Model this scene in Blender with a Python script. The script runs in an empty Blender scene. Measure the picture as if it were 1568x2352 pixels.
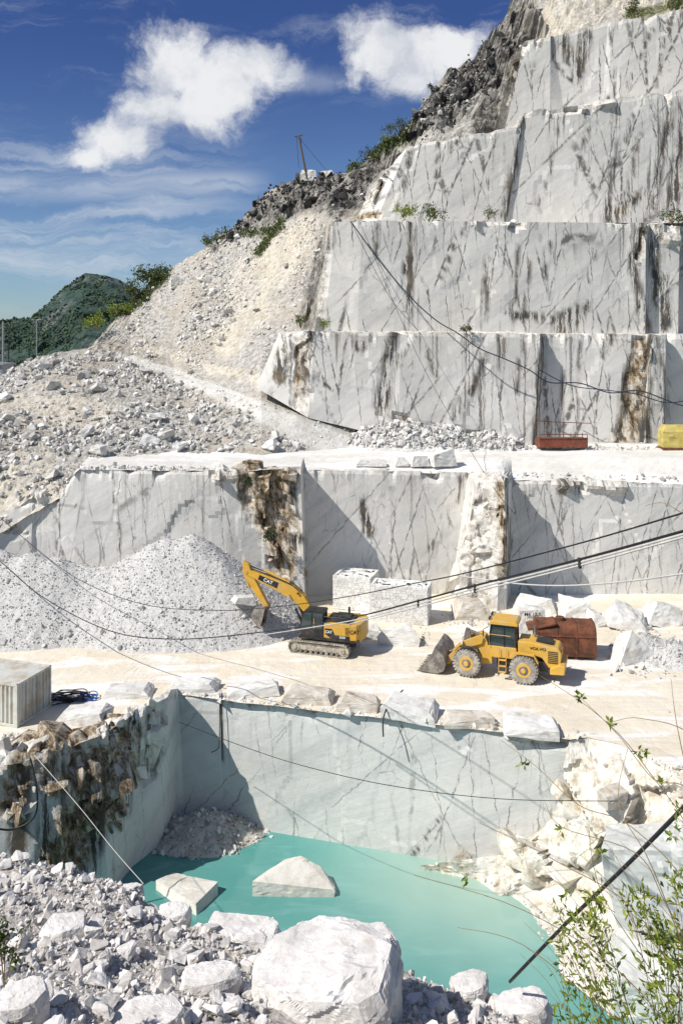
import bpy, bmesh, math, random
import numpy as np
from mathutils import Vector, Matrix, Euler
rng=np.random.default_rng(7); random.seed(7)
F=1900.;H=20.5;CX=784.;HY=800.
S=bpy.context.scene; COL=S.collection
def P(px,py,Y): return Vector(((px-CX)/F*Y,Y,H-(py-HY)/F*Y))
def GZ(px,py,z=0.): return P(px,py,(H-z)*F/(py-HY))
def topx(A): return CX+F*A[...,0]/A[...,1], HY-F*(A[...,2]-H)/A[...,1]
# ---------- numpy noise
def _h(x,y,z,s):
    with np.errstate(over='ignore'):
        h=(x.astype(np.int64)*374761393+y.astype(np.int64)*668265263+z.astype(np.int64)*1274126177+s*974711)&0xffffffff
        h=((h^(h>>13))*1274126177)&0xffffffff; h=((h^(h>>16))*2246822519)&0xffffffff; h=h^(h>>15)
    return (h&0xffffff)/float(0xffffff)
def vn(A,sc,seed=0):
    Q=A*sc; b=np.floor(Q); f=Q-b; f=f*f*(3-2*f); r=0
    for i in (0,1):
        for j in (0,1):
            for k in (0,1):
                w=(f[...,0] if i else 1-f[...,0])*(f[...,1] if j else 1-f[...,1])*(f[...,2] if k else 1-f[...,2])
                r=r+w*_h(b[...,0]+i,b[...,1]+j,b[...,2]+k,seed)
    return r*2-1
def fbm(A,sc,seed=0,o=4):
    r=0;a=1;t=0
    for i in range(o): r=r+a*vn(A,sc*2**i,seed+i*17); t+=a; a*=.5
    return r/t
def facet(A,sc,seed=0,tilt=.7):
    Q=A*np.asarray(sc); b=np.floor(Q); best=np.full(Q.shape[:-1],1e9); val=np.zeros(Q.shape[:-1])
    for i in (-1,0,1):
        for j in (-1,0,1):
            for k in (-1,0,1):
                c=b+np.array([i,j,k]); h=[_h(c[...,0],c[...,1],c[...,2],seed+q*101) for q in range(7)]
                D=Q-(c+np.stack(h[:3],-1)); d=(D**2).sum(-1)
                v=(h[3]*2-1)*.5+tilt*(D[...,0]*(h[4]*2-1)+D[...,1]*(h[5]*2-1)+D[...,2]*(h[6]*2-1))
                m=d<best; best=np.where(m,d,best); val=np.where(m,v,val)
    return val
def sstep(x,a,b): t=np.clip((x-a)/(b-a),0,1); return t*t*(3-2*t)
def streaks(px,py,L):
    r=np.zeros_like(px)
    for (x0,y0,x1,y1,w0,w1) in L:
        dx,dy=x1-x0,y1-y0; t=np.clip(((px-x0)*dx+(py-y0)*dy)/(dx*dx+dy*dy+1e-9),0,1)
        d=np.hypot(px-x0-t*dx,py-y0-t*dy)/(w0+(w1-w0)*t); r=np.maximum(r,1-sstep(d,.55,1.1))
    return r
# ---------- object helpers
def tag(o,label=None,cat=None,group=None,kind=None):
    if label:o['label']=label
    if cat:o['category']=cat
    if group:o['group']=group
    if kind:o['kind']=kind
    return o
def mesh_np(name,V,FA,mat,attr=None,smooth=False,parent=None):
    me=bpy.data.meshes.new(name); V=np.asarray(V,dtype=np.float32).reshape(-1,3); FA=np.asarray(FA,dtype=np.int32)
    k=FA.shape[1]; me.vertices.add(len(V)); me.vertices.foreach_set('co',V.ravel())
    me.loops.add(FA.size); me.loops.foreach_set('vertex_index',FA.ravel())
    me.polygons.add(len(FA)); me.polygons.foreach_set('loop_start',np.arange(0,FA.size,k,dtype=np.int32))
    try: me.polygons.foreach_set('loop_total',np.full(len(FA),k,dtype=np.int32))
    except Exception: pass
    me.update(calc_edges=True); me.validate()
    me.polygons.foreach_set('use_smooth',np.full(len(me.polygons),smooth,dtype=bool))
    if attr is not None:
        a=me.color_attributes.new('mask','FLOAT_COLOR','POINT'); a.data.foreach_set('color',np.asarray(attr,dtype=np.float32).ravel())
    me.materials.append(mat); o=bpy.data.objects.new(name,me); COL.objects.link(o)
    if parent:o.parent=parent
    return o
def gridfaces(n,m):
    i=np.arange(n-1)[:,None]*m+np.arange(m-1)[None,:]; i=i.ravel()
    return np.stack([i,i+1,i+m+1,i+m],1)
def grid_obj(name,A,mat,attr=None,smooth=False): return mesh_np(name,A.reshape(-1,3),gridfaces(*A.shape[:2]),mat,attr,smooth)
def resamp(C,ax,res):
    C=np.moveaxis(C,ax,0); L=np.linalg.norm(np.diff(C,axis=0),axis=2).mean(1); T=[0]
    for i,l in enumerate(L):
        k=max(1,int(round(l/res))); T+=[i+(q+1)/k for q in range(k)]
    T=np.array(T); i=np.minimum(T.astype(int),len(C)-2); f=(T-i)[:,None,None]
    return np.moveaxis(C[i]*(1-f)+C[i+1]*f,0,ax)
class MB:
    def __init__(s): s.bm=bmesh.new()
    def box(s,c,d,rot=None):
        M=Matrix.Translation(c)@(rot.to_4x4() if rot else Matrix())@Matrix.Diagonal((d[0],d[1],d[2],1)); bmesh.ops.create_cube(s.bm,size=1,matrix=M); return s
    def cyl(s,a,b,r,r2=None,seg=16):
        a=Vector(a);b=Vector(b);d=b-a; M=Matrix.Translation((a+b)/2)@d.to_track_quat('Z','Y').to_matrix().to_4x4()
        bmesh.ops.create_cone(s.bm,cap_ends=True,segments=seg,radius1=r,radius2=r if r2 is None else r2,depth=d.length,matrix=M); return s
    def prism(s,pts,y0,y1,ax='y'):
        f=(lambda p,y:(p[0],y,p[1])) if ax=='y' else ((lambda p,y:(p[0],p[1],y)) if ax=='z' else (lambda p,y:(y,p[0],p[1])))
        a=[s.bm.verts.new(f(p,y0)) for p in pts]; b=[s.bm.verts.new(f(p,y1)) for p in pts]; n=len(pts)
        s.bm.faces.new(a); s.bm.faces.new(b[::-1])
        for i in range(n): s.bm.faces.new((a[i],b[i],b[(i+1)%n],a[(i+1)%n]))
        return s
    def tube(s,pts,r,seg=6,r2=None):
        pts=[Vector(p) for p in pts]; rings=[]; n=len(pts)
        for i,p in enumerate(pts):
            d=(pts[min(i+1,n-1)]-pts[max(i-1,0)]).normalized(); u=d.cross(Vector((0,0,1)))
            if u.length<.05:u=d.cross(Vector((1,0,0)))
            u.normalize(); v=d.cross(u); rr=r if r2 is None else r+(r2-r)*i/(n-1)
            rings.append([s.bm.verts.new(p+rr*(math.cos(t)*u+math.sin(t)*v)) for t in [2*math.pi*k/seg for k in range(seg)]])
        for a,b in zip(rings,rings[1:]):
            for k in range(seg): s.bm.faces.new((a[k],a[(k+1)%seg],b[(k+1)%seg],b[k]))
        s.bm.faces.new(rings[0][::-1]); s.bm.faces.new(rings[-1]); return s
    def build(s,name,mat,parent=None,bevel=0,smooth=False):
        bmesh.ops.recalc_face_normals(s.bm,faces=s.bm.faces); me=bpy.data.meshes.new(name); s.bm.to_mesh(me); s.bm.free(); me.materials.append(mat)
        o=bpy.data.objects.new(name,me); COL.objects.link(o)
        if parent:o.parent=parent
        if smooth:
            for p in me.polygons:p.use_smooth=True
        if bevel:
            b=o.modifiers.new('b','BEVEL'); b.width=bevel; b.segments=2; b.limit_method='ANGLE'; b.angle_limit=.6
        return o
def empty(name,loc,rz=0,label=None,cat=None,group=None):
    o=bpy.data.objects.new(name,None); COL.objects.link(o); o.location=loc; o.rotation_euler=(0,0,rz); return tag(o,label,cat,group)
def spline(pts,n=8):
    pts=[Vector(p) for p in pts]; out=[]
    for i in range(len(pts)-1):
        a=pts[max(i-1,0)];b=pts[i];c=pts[i+1];d=pts[min(i+2,len(pts)-1)]
        for k in range(n):
            t=k/n; out.append(.5*((2*b)+(c-a)*t+(2*a-5*b+4*c-d)*t*t+(3*b-a-3*c+d)*t**3))
    out.append(pts[-1]); return out
def text(name,s,size,parent,loc,rot,mat,sx=1):
    cu=bpy.data.curves.new(name,'FONT'); cu.body=s; cu.size=size; cu.extrude=.004; cu.align_x='CENTER'; cu.align_y='CENTER'; cu.offset=size*.02
    t=bpy.data.objects.new(name,cu); COL.objects.link(t); bpy.context.view_layer.update()
    me=bpy.data.meshes.new_from_object(t.evaluated_get(bpy.context.evaluated_depsgraph_get())); bpy.data.objects.remove(t)
    me.materials.clear(); me.materials.append(mat); o=bpy.data.objects.new(name,me); COL.objects.link(o); o.parent=parent; o.location=loc; o.rotation_euler=rot; o.scale=(sx,1,1); return o
# ---------- nodes
class NB:
    def __init__(s,nt): s.nt=nt; nt.nodes.clear()
    def n(s,t,ins=None,**kw):
        d=s.nt.nodes.new(t)
        for k,v in kw.items(): setattr(d,k,v)
        for k,v in (ins or {}).items():
            if v is None: continue
            if isinstance(v,bpy.types.NodeSocket): s.nt.links.new(v,d.inputs[k])
            else:
                if isinstance(v,tuple) and len(v)==3 and d.inputs[k].type=='RGBA': v=v+(1,)
                d.inputs[k].default_value=v
        return d
    def m(s,op,a,b=None,c=None,clamp=False): return s.n('ShaderNodeMath',{0:a,1:b,2:c},operation=op,use_clamp=clamp).outputs[0]
    def noise(s,v,sc,det=4,ro=.5,dist=0.,dim='3D'): return s.n('ShaderNodeTexNoise',{'Vector':v,'Scale':sc,'Detail':det,'Roughness':ro,'Distortion':dist},noise_dimensions=dim).outputs[0]
    def noise2(s,v,sc,det=4,ro=.5): return s.noise(v,sc,det,ro,0.,'2D')
    def map(s,v,sc=(1,1,1),rot=(0,0,0),loc=(0,0,0)): return s.n('ShaderNodeMapping',{'Vector':v,'Scale':sc,'Rotation':rot,'Location':loc}).outputs[0]
    def dmap(s,v,ang,sc,loc=(0,0,0)): return s.map(s.map(v,rot=(0,ang,0)),sc,loc=loc)
    def d2(s,v,ang,sc,loc=(0,0,0)): return s.map(s.map(v,rot=(0,0,ang)),sc,loc=loc)
    def ss(s,x,a,b,lo=0.,hi=1.): return s.n('ShaderNodeMapRange',{0:x,1:a,2:b,3:lo,4:hi},interpolation_type='SMOOTHSTEP').outputs[0]
    def mix(s,f,a,b,bt='MIX'): return s.n('ShaderNodeMix',{0:f,6:a,7:b},data_type='RGBA',blend_type=bt).outputs[2]
    def ramp(s,f,st):
        d=s.n('ShaderNodeValToRGB',{0:f}); e=d.color_ramp.elements
        while len(e)<len(st): e.new(.5)
        for q,(p,c) in zip(e,st): q.position=p; q.color=c+(1,)
        return d.outputs[0]
    def edge2(s,v,sc,w): return s.ss(s.n('ShaderNodeTexVoronoi',{'Vector':v,'Scale':sc},feature='DISTANCE_TO_EDGE',voronoi_dimensions='2D').outputs[0],w*.25,w,1.,0.)
    def pos(s): return s.n('ShaderNodeNewGeometry').outputs['Position']
def newmat(name): m=bpy.data.materials.new(name); m.use_nodes=True; return m,NB(m.node_tree)
def finish(m,b,col,rough=.85,height=None,bs=.5,bd=.1,spec=.3,metal=0.):
    p=b.n('ShaderNodeBsdfPrincipled',{'Base Color':col,'Roughness':rough,'Specular IOR Level':spec,'Metallic':metal})
    if height is not None: b.nt.links.new(b.n('ShaderNodeBump',{'Strength':bs,'Distance':bd,'Height':height}).outputs[0],p.inputs['Normal'])
    b.n('ShaderNodeOutputMaterial',{0:p.outputs[0]}); return m
BRN=[(.36,(.035,.03,.025)),(.44,(.15,.11,.065)),(.50,(.36,.27,.17)),(.55,(.52,.48,.42)),(.70,(.74,.72,.68))]
def marble_mat(name,tint=(1,1,1),crack=1.,streak=1.,fine=1.,sc=1.,drip=1.):
    m,b=newmat(name); pos=b.pos()
    an=b.n('ShaderNodeAttribute',attribute_name='mask'); at=b.n('ShaderNodeSeparateColor',{0:an.outputs['Color']}).outputs; R,Bn,St=at[0],at[1],at[2]; T=an.outputs['Alpha']
    xyz=b.n('ShaderNodeSeparateXYZ',{0:pos}).outputs
    q=b.n('ShaderNodeCombineXYZ',{0:b.m('MULTIPLY_ADD',xyz[1],.6,xyz[0]),1:xyz[2],2:0.}).outputs[0]
    nz=b.n('ShaderNodeTexNoise',{'Vector':q,'Scale':1.1,'Detail':4.,'Roughness':.65},noise_dimensions='2D').outputs[1]
    w=b.n('ShaderNodeVectorMath',{0:nz,1:(.4,.4,0),2:q},operation='MULTIPLY_ADD').outputs[0]
    base=b.ramp(b.noise2(q,.12,5,.6),[(.3,(.60,.595,.58)),(.5,(.71,.70,.68)),(.72,(.77,.76,.74))])
    band=b.noise2(b.d2(q,.9,(1.6,.10,1)),.55,5,.6)
    base=b.mix(1.,base,b.ramp(band,[(.3,(.85,.86,.875)),(.52,(1,1,1)),(.75,(1.0,.985,.96))]),'MULTIPLY')
    saw=b.noise2(b.d2(q,1.15,(14,.15,1)),1.,1,.5)
    base=b.mix(.28,base,b.ramp(saw,[(.35,(.80,.80,.80)),(.6,(1,1,1))]),'MULTIPLY')
    m1=b.ss(b.noise2(q,.11,2),.42,.60); m2=b.ss(b.noise2(b.map(q,loc=(31,7,0)),.16,2),.44,.60); m3=b.ss(b.noise2(b.map(q,loc=(11,47,0)),.3,3),.54,.66)
    c1=b.m('MULTIPLY',b.edge2(b.d2(w,.22,(1,.11,1)),.5*sc,.028*fine),m1)
    c2=b.m('MULTIPLY',b.edge2(b.d2(w,-.10,(1,.08,1)),.85*sc,.034*fine),m2)
    c3=b.m('MULTIPLY',b.edge2(b.d2(w,.62,(1,.09,1),(5,5,0)),.28*sc,.015*fine),b.m('SUBTRACT',1.,m2))
    c4=b.m('MULTIPLY',b.edge2(b.d2(w,.2,(1,.30,1)),1.5*sc,.038*fine),m3)
    c5=b.m('MULTIPLY',b.edge2(b.d2(w,-.35,(1,.10,1),(9,2,0)),.25*sc,.014*fine),m1)
    cr=b.m('MAXIMUM',b.m('MAXIMUM',b.m('MAXIMUM',c1,b.m('MULTIPLY',c5,.8)),c2),b.m('MAXIMUM',b.m('MULTIPLY',c3,.8),b.m('MULTIPLY',c4,.6))); cr=b.m('MULTIPLY',cr,b.ss(b.noise2(q,1.3,3,.6),.34,.56,crack*.15,crack),clamp=True)
    sn1=b.noise2(b.map(w,(2.6,.04,1)),1.,6,.75)
    sk=b.ss(sn1,.56,.61); sm=b.ss(b.noise2(b.map(q,(.55,.10,1),loc=(9,9,0)),.42,5,.65),.54,.62)
    sk=b.m('MULTIPLY',b.m('MULTIPLY',sk,sm),.85*streak)
    xl=b.noise2(b.map(q,(.33,.0,1),loc=(3,0,0)),1.,5,.75)
    dl=b.ss(b.m('SUBTRACT',b.m('MULTIPLY_ADD',xl,4.2,-2.2),T),-.04,.22)
    dr=b.m('MULTIPLY',b.m('MULTIPLY',b.ss(b.noise2(b.map(w,(4.,.03,1),loc=(7,1,0)),1.,5,.72),.49,.57),dl),.7*drip)
    dk=b.ramp(b.noise2(q,.3,2),[(.45,(.085,.083,.08)),(.62,(.16,.135,.10))])
    col=b.mix(b.m('MAXIMUM',sk,dr),base,dk); col=b.mix(b.m('MULTIPLY',cr,.88),col,(.10,.095,.09))
    rn=b.noise(pos,1.3,7,.70)
    rug=b.ramp(rn,[(.34,(.22,.19,.16)),(.44,(.52,.48,.43)),(.54,(.72,.70,.66)),(.75,(.80,.79,.77))])
    col=b.mix(b.m('MULTIPLY',R,.85),col,rug)
    brn=b.ramp(b.noise(b.dmap(pos,.3,(1,1,.4)),1.7,9,.76),BRN)
    col=b.mix(Bn,col,brn)
    sn=b.ss(b.noise2(b.map(w,(1.3,.11,1)),1.8,7,.78),.44,.52)
    sn=b.m('MULTIPLY',St,b.m('MULTIPLY_ADD',sn,.95,.02),clamp=True)
    col=b.mix(sn,col,b.ramp(b.noise2(q,.6,3),[(.4,(.05,.047,.045)),(.66,(.14,.11,.075))]))
    col=b.mix(1.,col,tint,'MULTIPLY')
    return finish(m,b,col,.8,b.m('MULTIPLY',b.noise(pos,1.8,5,.65),b.m('MULTIPLY_ADD',R,1.8,.3)),.55,.25)
def rock_mat(name,c0,c1,c2,sc=1.5,bd=.08,jit=True,vein=None):
    m,b=newmat(name); pos=b.pos(); g=b.n('ShaderNodeNewGeometry')
    f=b.noise(pos,sc,6,.68)
    if jit: f=b.m('ADD',b.m('MULTIPLY',f,.62),b.m('MULTIPLY',g.outputs['Random Per Island'],.38))
    col=b.ramp(f,[(.28,c0),(.5,c1),(.72,c2)])
    if vein: col=b.mix(b.m('MULTIPLY',b.ss(b.noise(b.dmap(pos,.6,(1,1,.3)),1.6,7,.7),.53,.66),.55),col,vein)
    return finish(m,b,col,.85,b.noise(pos,sc*2.5,5,.7),.6,bd)
def plain(name,c,rough=.5,metal=0.,var=.15,sc=3.,dirt=None,dl=.5,spec=.4,bd=.01):
    m,b=newmat(name); pos=b.n('ShaderNodeTexCoord').outputs['Object']; f=b.noise(pos,sc,4,.65)
    col=b.mix(b.ss(f,.35,.65),tuple(x*(1-var) for x in c),c)
    if dirt: col=b.mix(b.m('MULTIPLY',b.ss(b.noise(pos,sc*.6,6,.75),.45,.65),dl),col,dirt)
    return finish(m,b,col,rough,f,.3,bd,spec,metal)
M={}
M['wall']=marble_mat('marble_face',(1.0,.985,.96),1.,.9,1.15,.7)
M['pit']=marble_mat('pit_marble_face',(.96,.965,.95),.75,.05,.55,.8,.15)
M['lower']=marble_mat('lower_marble_face',(1.0,.99,.97),.85,.3,.95,.8,.6)
M['rub']=rock_mat('white_rubble',(.28,.265,.245),(.55,.535,.51),(.77,.76,.74))
M['rubc']=rock_mat('cream_rubble',(.46,.43,.375),(.69,.655,.59),(.80,.785,.74))
M['fg']=rock_mat('foreground_stone',(.40,.375,.355),(.62,.595,.57),(.79,.77,.745),1.3,vein=(.44,.39,.35))
M['fgh']=rock_mat('foreground_slab',(.48,.455,.43),(.68,.655,.63),(.79,.77,.75),.9,.12,jit=False,vein=(.46,.41,.37))
M['block']=rock_mat('marble_block',(.46,.44,.41),(.68,.665,.63),(.80,.79,.765),.8,jit=False,vein=(.38,.34,.29))
M['blockc']=rock_mat('cream_block',(.36,.31,.24),(.58,.53,.46),(.74,.71,.64),.8,jit=False,vein=(.3,.22,.13))
M['dark']=rock_mat('dark_rock',(.02,.02,.019),(.065,.062,.06),(.25,.24,.225),.8)
M['wcrag']=rock_mat('white_crag',(.42,.38,.31),(.68,.64,.57),(.79,.77,.72),1.2,.12,jit=False)
M['gravel']=rock_mat('gravel',(.36,.35,.33),(.53,.52,.50),(.70,.69,.67),4.)
m,b=newmat('brown_crag'); pos=b.pos(); M['crag']=finish(m,b,b.ramp(b.noise(b.dmap(pos,.3,(1,1,.4)),1.7,9,.76),[(.38,(.04,.034,.028)),(.46,(.15,.11,.07)),(.52,(.34,.26,.17)),(.57,(.52,.48,.42)),(.72,(.72,.70,.66))]),.85,b.noise(pos,3.,6,.7),.7,.15)
def hill_nodes():
    m,b=newmat('hill_ground'); pos=b.pos(); an=b.n('ShaderNodeAttribute',attribute_name='mask'); at=b.n('ShaderNodeSeparateColor',{0:an.outputs['Color']}).outputs
    n1=b.noise(pos,1.8,7,.78); n0=b.noise(pos,.12,4,.6); sl=b.noise(b.map(pos,(.9,.12,.12),(0,0,.25)),1.,6,.7)
    col=b.ramp(n1,[(.36,(.23,.21,.18)),(.46,(.44,.415,.37)),(.55,(.60,.58,.54)),(.68,(.75,.74,.72))])
    col=b.mix(b.m('MULTIPLY',b.ss(n0,.44,.60),.5),col,(.52,.45,.35))
    col=b.mix(b.m('MULTIPLY',at[1],b.ss(sl,.40,.56,.25,.9)),col,b.ramp(n1,[(.36,(.46,.39,.28)),(.49,(.70,.635,.52)),(.62,(.80,.765,.69))]))
    col=b.mix(at[0],col,b.ramp(b.noise(pos,.8,8,.76),[(.39,(.02,.02,.02)),(.48,(.07,.066,.06)),(.54,(.24,.22,.195)),(.66,(.56,.54,.49))]))
    col=b.mix(at[2],col,b.ramp(b.noise(pos,1.0,7,.75),[(.35,(.50,.475,.43)),(.48,(.66,.64,.60)),(.64,(.78,.77,.745))]))
    col=b.mix(b.m('MULTIPLY',an.outputs['Alpha'],b.ss(n1,.36,.52)),col,b.ramp(b.noise(pos,2.,4),[(.35,(.035,.05,.015)),(.65,(.16,.17,.05))]))
    return finish(m,b,col,.9,b.m('MULTIPLY',b.noise(pos,2.6,6,.75),b.m('SUBTRACT',1.,b.m('MULTIPLY',at[2],.5))),.9,.38)
M['hill']=hill_nodes()
def road_mat(name,a,c,w,wl):
    m,b=newmat(name); pos=b.pos()
    col=b.ramp(b.noise(b.map(pos,(.45,1,1)),.3,7,.65),[(.32,a),(.62,c)])
    wet=b.ss(b.noise(b.map(pos,(.3,1.,1),(0,0,-.08)),.42,6,.65,.4),.50,.60)
    col=b.mix(b.m('MULTIPLY',wet,wl),col,w)
    tr=b.n('ShaderNodeTexWave',{'Vector':b.map(pos,(.12,1,1),(0,0,.06)),'Scale':.5,'Distortion':7.,'Detail':4.,'Detail Scale':1.2},bands_direction='Y').outputs[1]
    tread=b.n('ShaderNodeTexWave',{'Vector':pos,'Scale':2.2,'Distortion':2.5,'Detail':2.},bands_direction='X').outputs[1]
    tk=b.m('MULTIPLY',b.ss(tr,.82,.97),b.ss(b.noise(pos,.15,2),.46,.6))
    col=b.mix(b.m('MULTIPLY',tk,b.m('MULTIPLY_ADD',tread,.2,.05)),col,tuple(x*.65 for x in a))
    col=b.mix(b.m('MULTIPLY',b.ss(b.noise(pos,5.,4,.7),.58,.7),.22),col,(.42,.38,.32))
    return finish(m,b,col,.9,b.noise(pos,3.,5,.7),.5,.10)
M['road']=road_mat('quarry_road',(.68,.60,.465),(.76,.695,.575),(.83,.81,.78),.9)
M['terr']=road_mat('terrace_dust',(.62,.59,.54),(.72,.70,.66),(.81,.80,.78),.8)
m,b=newmat('turquoise_water'); pos=b.pos(); xs=b.n('ShaderNodeSeparateXYZ',{0:pos}).outputs[0]
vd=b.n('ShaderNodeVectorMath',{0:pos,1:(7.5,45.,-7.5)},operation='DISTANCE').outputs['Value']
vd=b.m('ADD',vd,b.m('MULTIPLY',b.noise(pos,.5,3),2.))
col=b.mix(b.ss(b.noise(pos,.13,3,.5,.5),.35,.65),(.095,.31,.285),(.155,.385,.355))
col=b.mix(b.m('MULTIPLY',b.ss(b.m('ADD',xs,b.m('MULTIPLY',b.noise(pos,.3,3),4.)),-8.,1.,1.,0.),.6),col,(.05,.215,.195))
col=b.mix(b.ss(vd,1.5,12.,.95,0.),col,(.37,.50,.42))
col=b.mix(b.m('MULTIPLY',b.ss(b.noise(b.map(pos,(.3,1,1),(0,0,.5)),.9,5,.6,1.),.48,.7),.28),col,(.26,.47,.44))
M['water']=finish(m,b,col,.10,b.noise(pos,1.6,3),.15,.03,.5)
M['yellow']=plain('machine_yellow',(.62,.35,.035),.45,0,.15,2.,(.42,.33,.2),.5)
M['lyellow']=plain('loader_yellow',(.68,.40,.06),.45,0,.12,2.,(.5,.4,.25),.5)
M['black']=plain('black_paint',(.02,.02,.022),.45,0,.3,3,(.2,.18,.15),.25)
M['rubber']=plain('dusty_rubber',(.30,.28,.25),.9,0,.3,3,(.55,.51,.43),.7)
M['steel']=plain('worn_steel',(.22,.20,.18),.55,.2,.4,3,(.5,.45,.38),.6)
M['track']=plain('dusty_track_steel',(.42,.38,.32),.7,.1,.4,4,(.60,.54,.43),.8)
M['chrome']=plain('bright_rod',(.7,.7,.7),.2,.9)
M['glass']=plain('dark_glass',(.03,.05,.055),.06,0,.1,1,spec=.8)
M['rust']=plain('rust',(.22,.08,.04),.85,0,.5,1.6,(.08,.04,.025),.8,bd=.04)
M['rustred']=plain('rusty_red_paint',(.27,.075,.045),.85,0,.4,2,(.12,.06,.04),.7)
M['white']=plain('white_mark',(.8,.8,.8),.5)
M['cont']=plain('container_paint',(.60,.60,.55),.6,0,.1,1.5,(.36,.25,.13),.6)
M['ytarp']=plain('yellow_tarpaulin',(.58,.47,.13),.7,0,.3,1.2,(.5,.46,.3),.5)
M['cable']=plain('black_cable',(.018,.018,.02),.5)
M['wcable']=plain('white_cable',(.62,.60,.56),.5)
M['bcable']=plain('blue_black_hose',(.03,.04,.065),.5)
M['blue']=plain('blue_hose',(.03,.12,.42),.5)
M['wood']=plain('pole_wood',(.14,.10,.06),.9)
M['lamp']=plain('grey_metal',(.35,.36,.37),.5,.3)
M['bark']=plain('twig_bark',(.22,.15,.09),.9)
def leafmat(name,a,c):
    m,b=newmat(name); g=b.n('ShaderNodeNewGeometry').outputs['Random Per Island']
    col=b.ramp(g,[(0.,a),(1.,c)]); p=b.n('ShaderNodeBsdfPrincipled',{'Base Color':col,'Roughness':.5}); t=b.n('ShaderNodeBsdfTranslucent',{0:col})
    mx=b.n('ShaderNodeMixShader',{0:.35,1:p.outputs[0],2:t.outputs[0]}); b.n('ShaderNodeOutputMaterial',{0:mx.outputs[0]}); return m
M['leaf']=leafmat('hill_leaves',(.03,.06,.015),(.15,.18,.04)); M['leafy']=leafmat('spring_leaves',(.10,.16,.015),(.36,.42,.05)); M['leafd']=leafmat('dark_leaves',(.015,.035,.012),(.07,.11,.03))
M['dry']=leafmat('dry_grass',(.25,.17,.08),(.5,.38,.2))
# ---------- base rocks
def hull(pts,cuts=0,amp=0,seed=0):
    bm=bmesh.new()
    for p in pts: bm.verts.new(p)
    bmesh.ops.convex_hull(bm,input=bm.verts)
    bmesh.ops.delete(bm,geom=[v for v in bm.verts if not v.link_faces],context='VERTS')
    if cuts:
        for _ in range(cuts): bmesh.ops.subdivide_edges(bm,edges=bm.edges[:],cuts=1,use_grid_fill=True)
        bm.verts.ensure_lookup_table(); bm.normal_update()
        A=np.array([v.co[:] for v in bm.verts]); s=np.abs(A).max(0).mean()
        d=facet(A+seed*3.1,2.2/s,seed,1.)*amp*s+facet(A+seed,5./s,seed+5,1.)*amp*.4*s
        for v,k in zip(bm.verts,d): v.co+=v.normal*float(k)
    bmesh.ops.triangulate(bm,faces=bm.faces[:])
    bm.verts.index_update(); V=np.array([v.co[:] for v in bm.verts]); T=np.array([[v.index for v in f.verts] for f in bm.faces]); bm.free(); return V,T
def rockpts(r,n0=10,n1=15):
    n=r.integers(n0,n1); p=r.normal(size=(n,3)); p/=np.linalg.norm(p,axis=1)[:,None]; p=np.sign(p)*np.abs(p)**.6; p/=np.linalg.norm(p,axis=1).mean()
    return p*r.uniform(.75,1.1,(n,1))*np.array([1,r.uniform(.5,.95),r.uniform(.35,.8)])
BR=[hull(rockpts(np.random.default_rng(i))) for i in range(14)]
BD=[hull(rockpts(np.random.default_rng(50+i)),2,.09,i) for i in range(12)]
_mc={}
def detmesh(k,mk):
    if (k,mk) not in _mc:
        o=mesh_np('boulder',BD[k][0],BD[k][1],M[mk]); _mc[(k,mk)]=o.data; bpy.data.objects.remove(o)
    return _mc[(k,mk)]
def rotmats(n):
    q=rng.normal(size=(n,4)); q/=np.linalg.norm(q,axis=1)[:,None]; w,x,y,z=q.T
    return np.stack([1-2*(y*y+z*z),2*(x*y-z*w),2*(x*z+y*w),2*(x*y+z*w),1-2*(x*x+z*z),2*(y*z-x*w),2*(x*z-y*w),2*(y*z+x*w),1-2*(x*x+y*y)],1).reshape(n,3,3)
def rocks(name,pts,smin,smax,mk,label,cat,power=2.2,nind=0,ind=None,sink=.15,push=0.):
    n=len(pts); s=np.minimum(smin*rng.random(n)**(-1/power),smax)*.5; pts=pts+np.stack([0*s,push*s,s*(.5-sink)],1)
    order=np.argsort(-s)
    for q in order[:nind]:
        o=bpy.data.objects.new(ind[0],detmesh(int(rng.integers(12)),ind[4] if len(ind)>4 else mk)); COL.objects.link(o); o.location=pts[q]; o.scale=(s[q],)*3
        o.rotation_euler=(rng.uniform(-.5,.5),rng.uniform(-.5,.5),rng.uniform(0,6.28)); tag(o,ind[1],ind[2],ind[3])
    keep=order[nind:]; VV=[];FF=[];off=0; Rm=rotmats(len(keep)); bi=rng.integers(0,len(BR),len(keep))
    for k,(V,T) in enumerate(BR):
        w=np.where(bi==k)[0]
        if not len(w): continue
        q=keep[w]; X=np.einsum('nij,vj->nvi',Rm[w],V)*s[q][:,None,None]+pts[q][:,None,:]
        VV.append(X.reshape(-1,3)); FF.append((T[None]+(np.arange(len(w))*len(V))[:,None,None]+off).reshape(-1,3)); off+=X.shape[0]*X.shape[1]
    return tag(mesh_np(name,np.concatenate(VV),np.concatenate(FF),M[mk]),label,cat,None,'stuff')
def gsample(A,n,dens=None):
    a=A[1:,:-1]-A[:-1,:-1]; c=A[:-1,1:]-A[:-1,:-1]; w=np.linalg.norm(np.cross(a,c),axis=2)
    if dens is not None: px,py=topx(A[:-1,:-1]); w=w*dens(px,py)
    p=w.ravel()/w.sum(); idx=rng.choice(len(p),n,p=p); i,j=np.divmod(idx,A.shape[1]-1); u=rng.random((n,1)); v=rng.random((n,1))
    return A[i,j]+u*(A[i+1,j]-A[i,j])+v*(A[i,j+1]-A[i,j])
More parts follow.
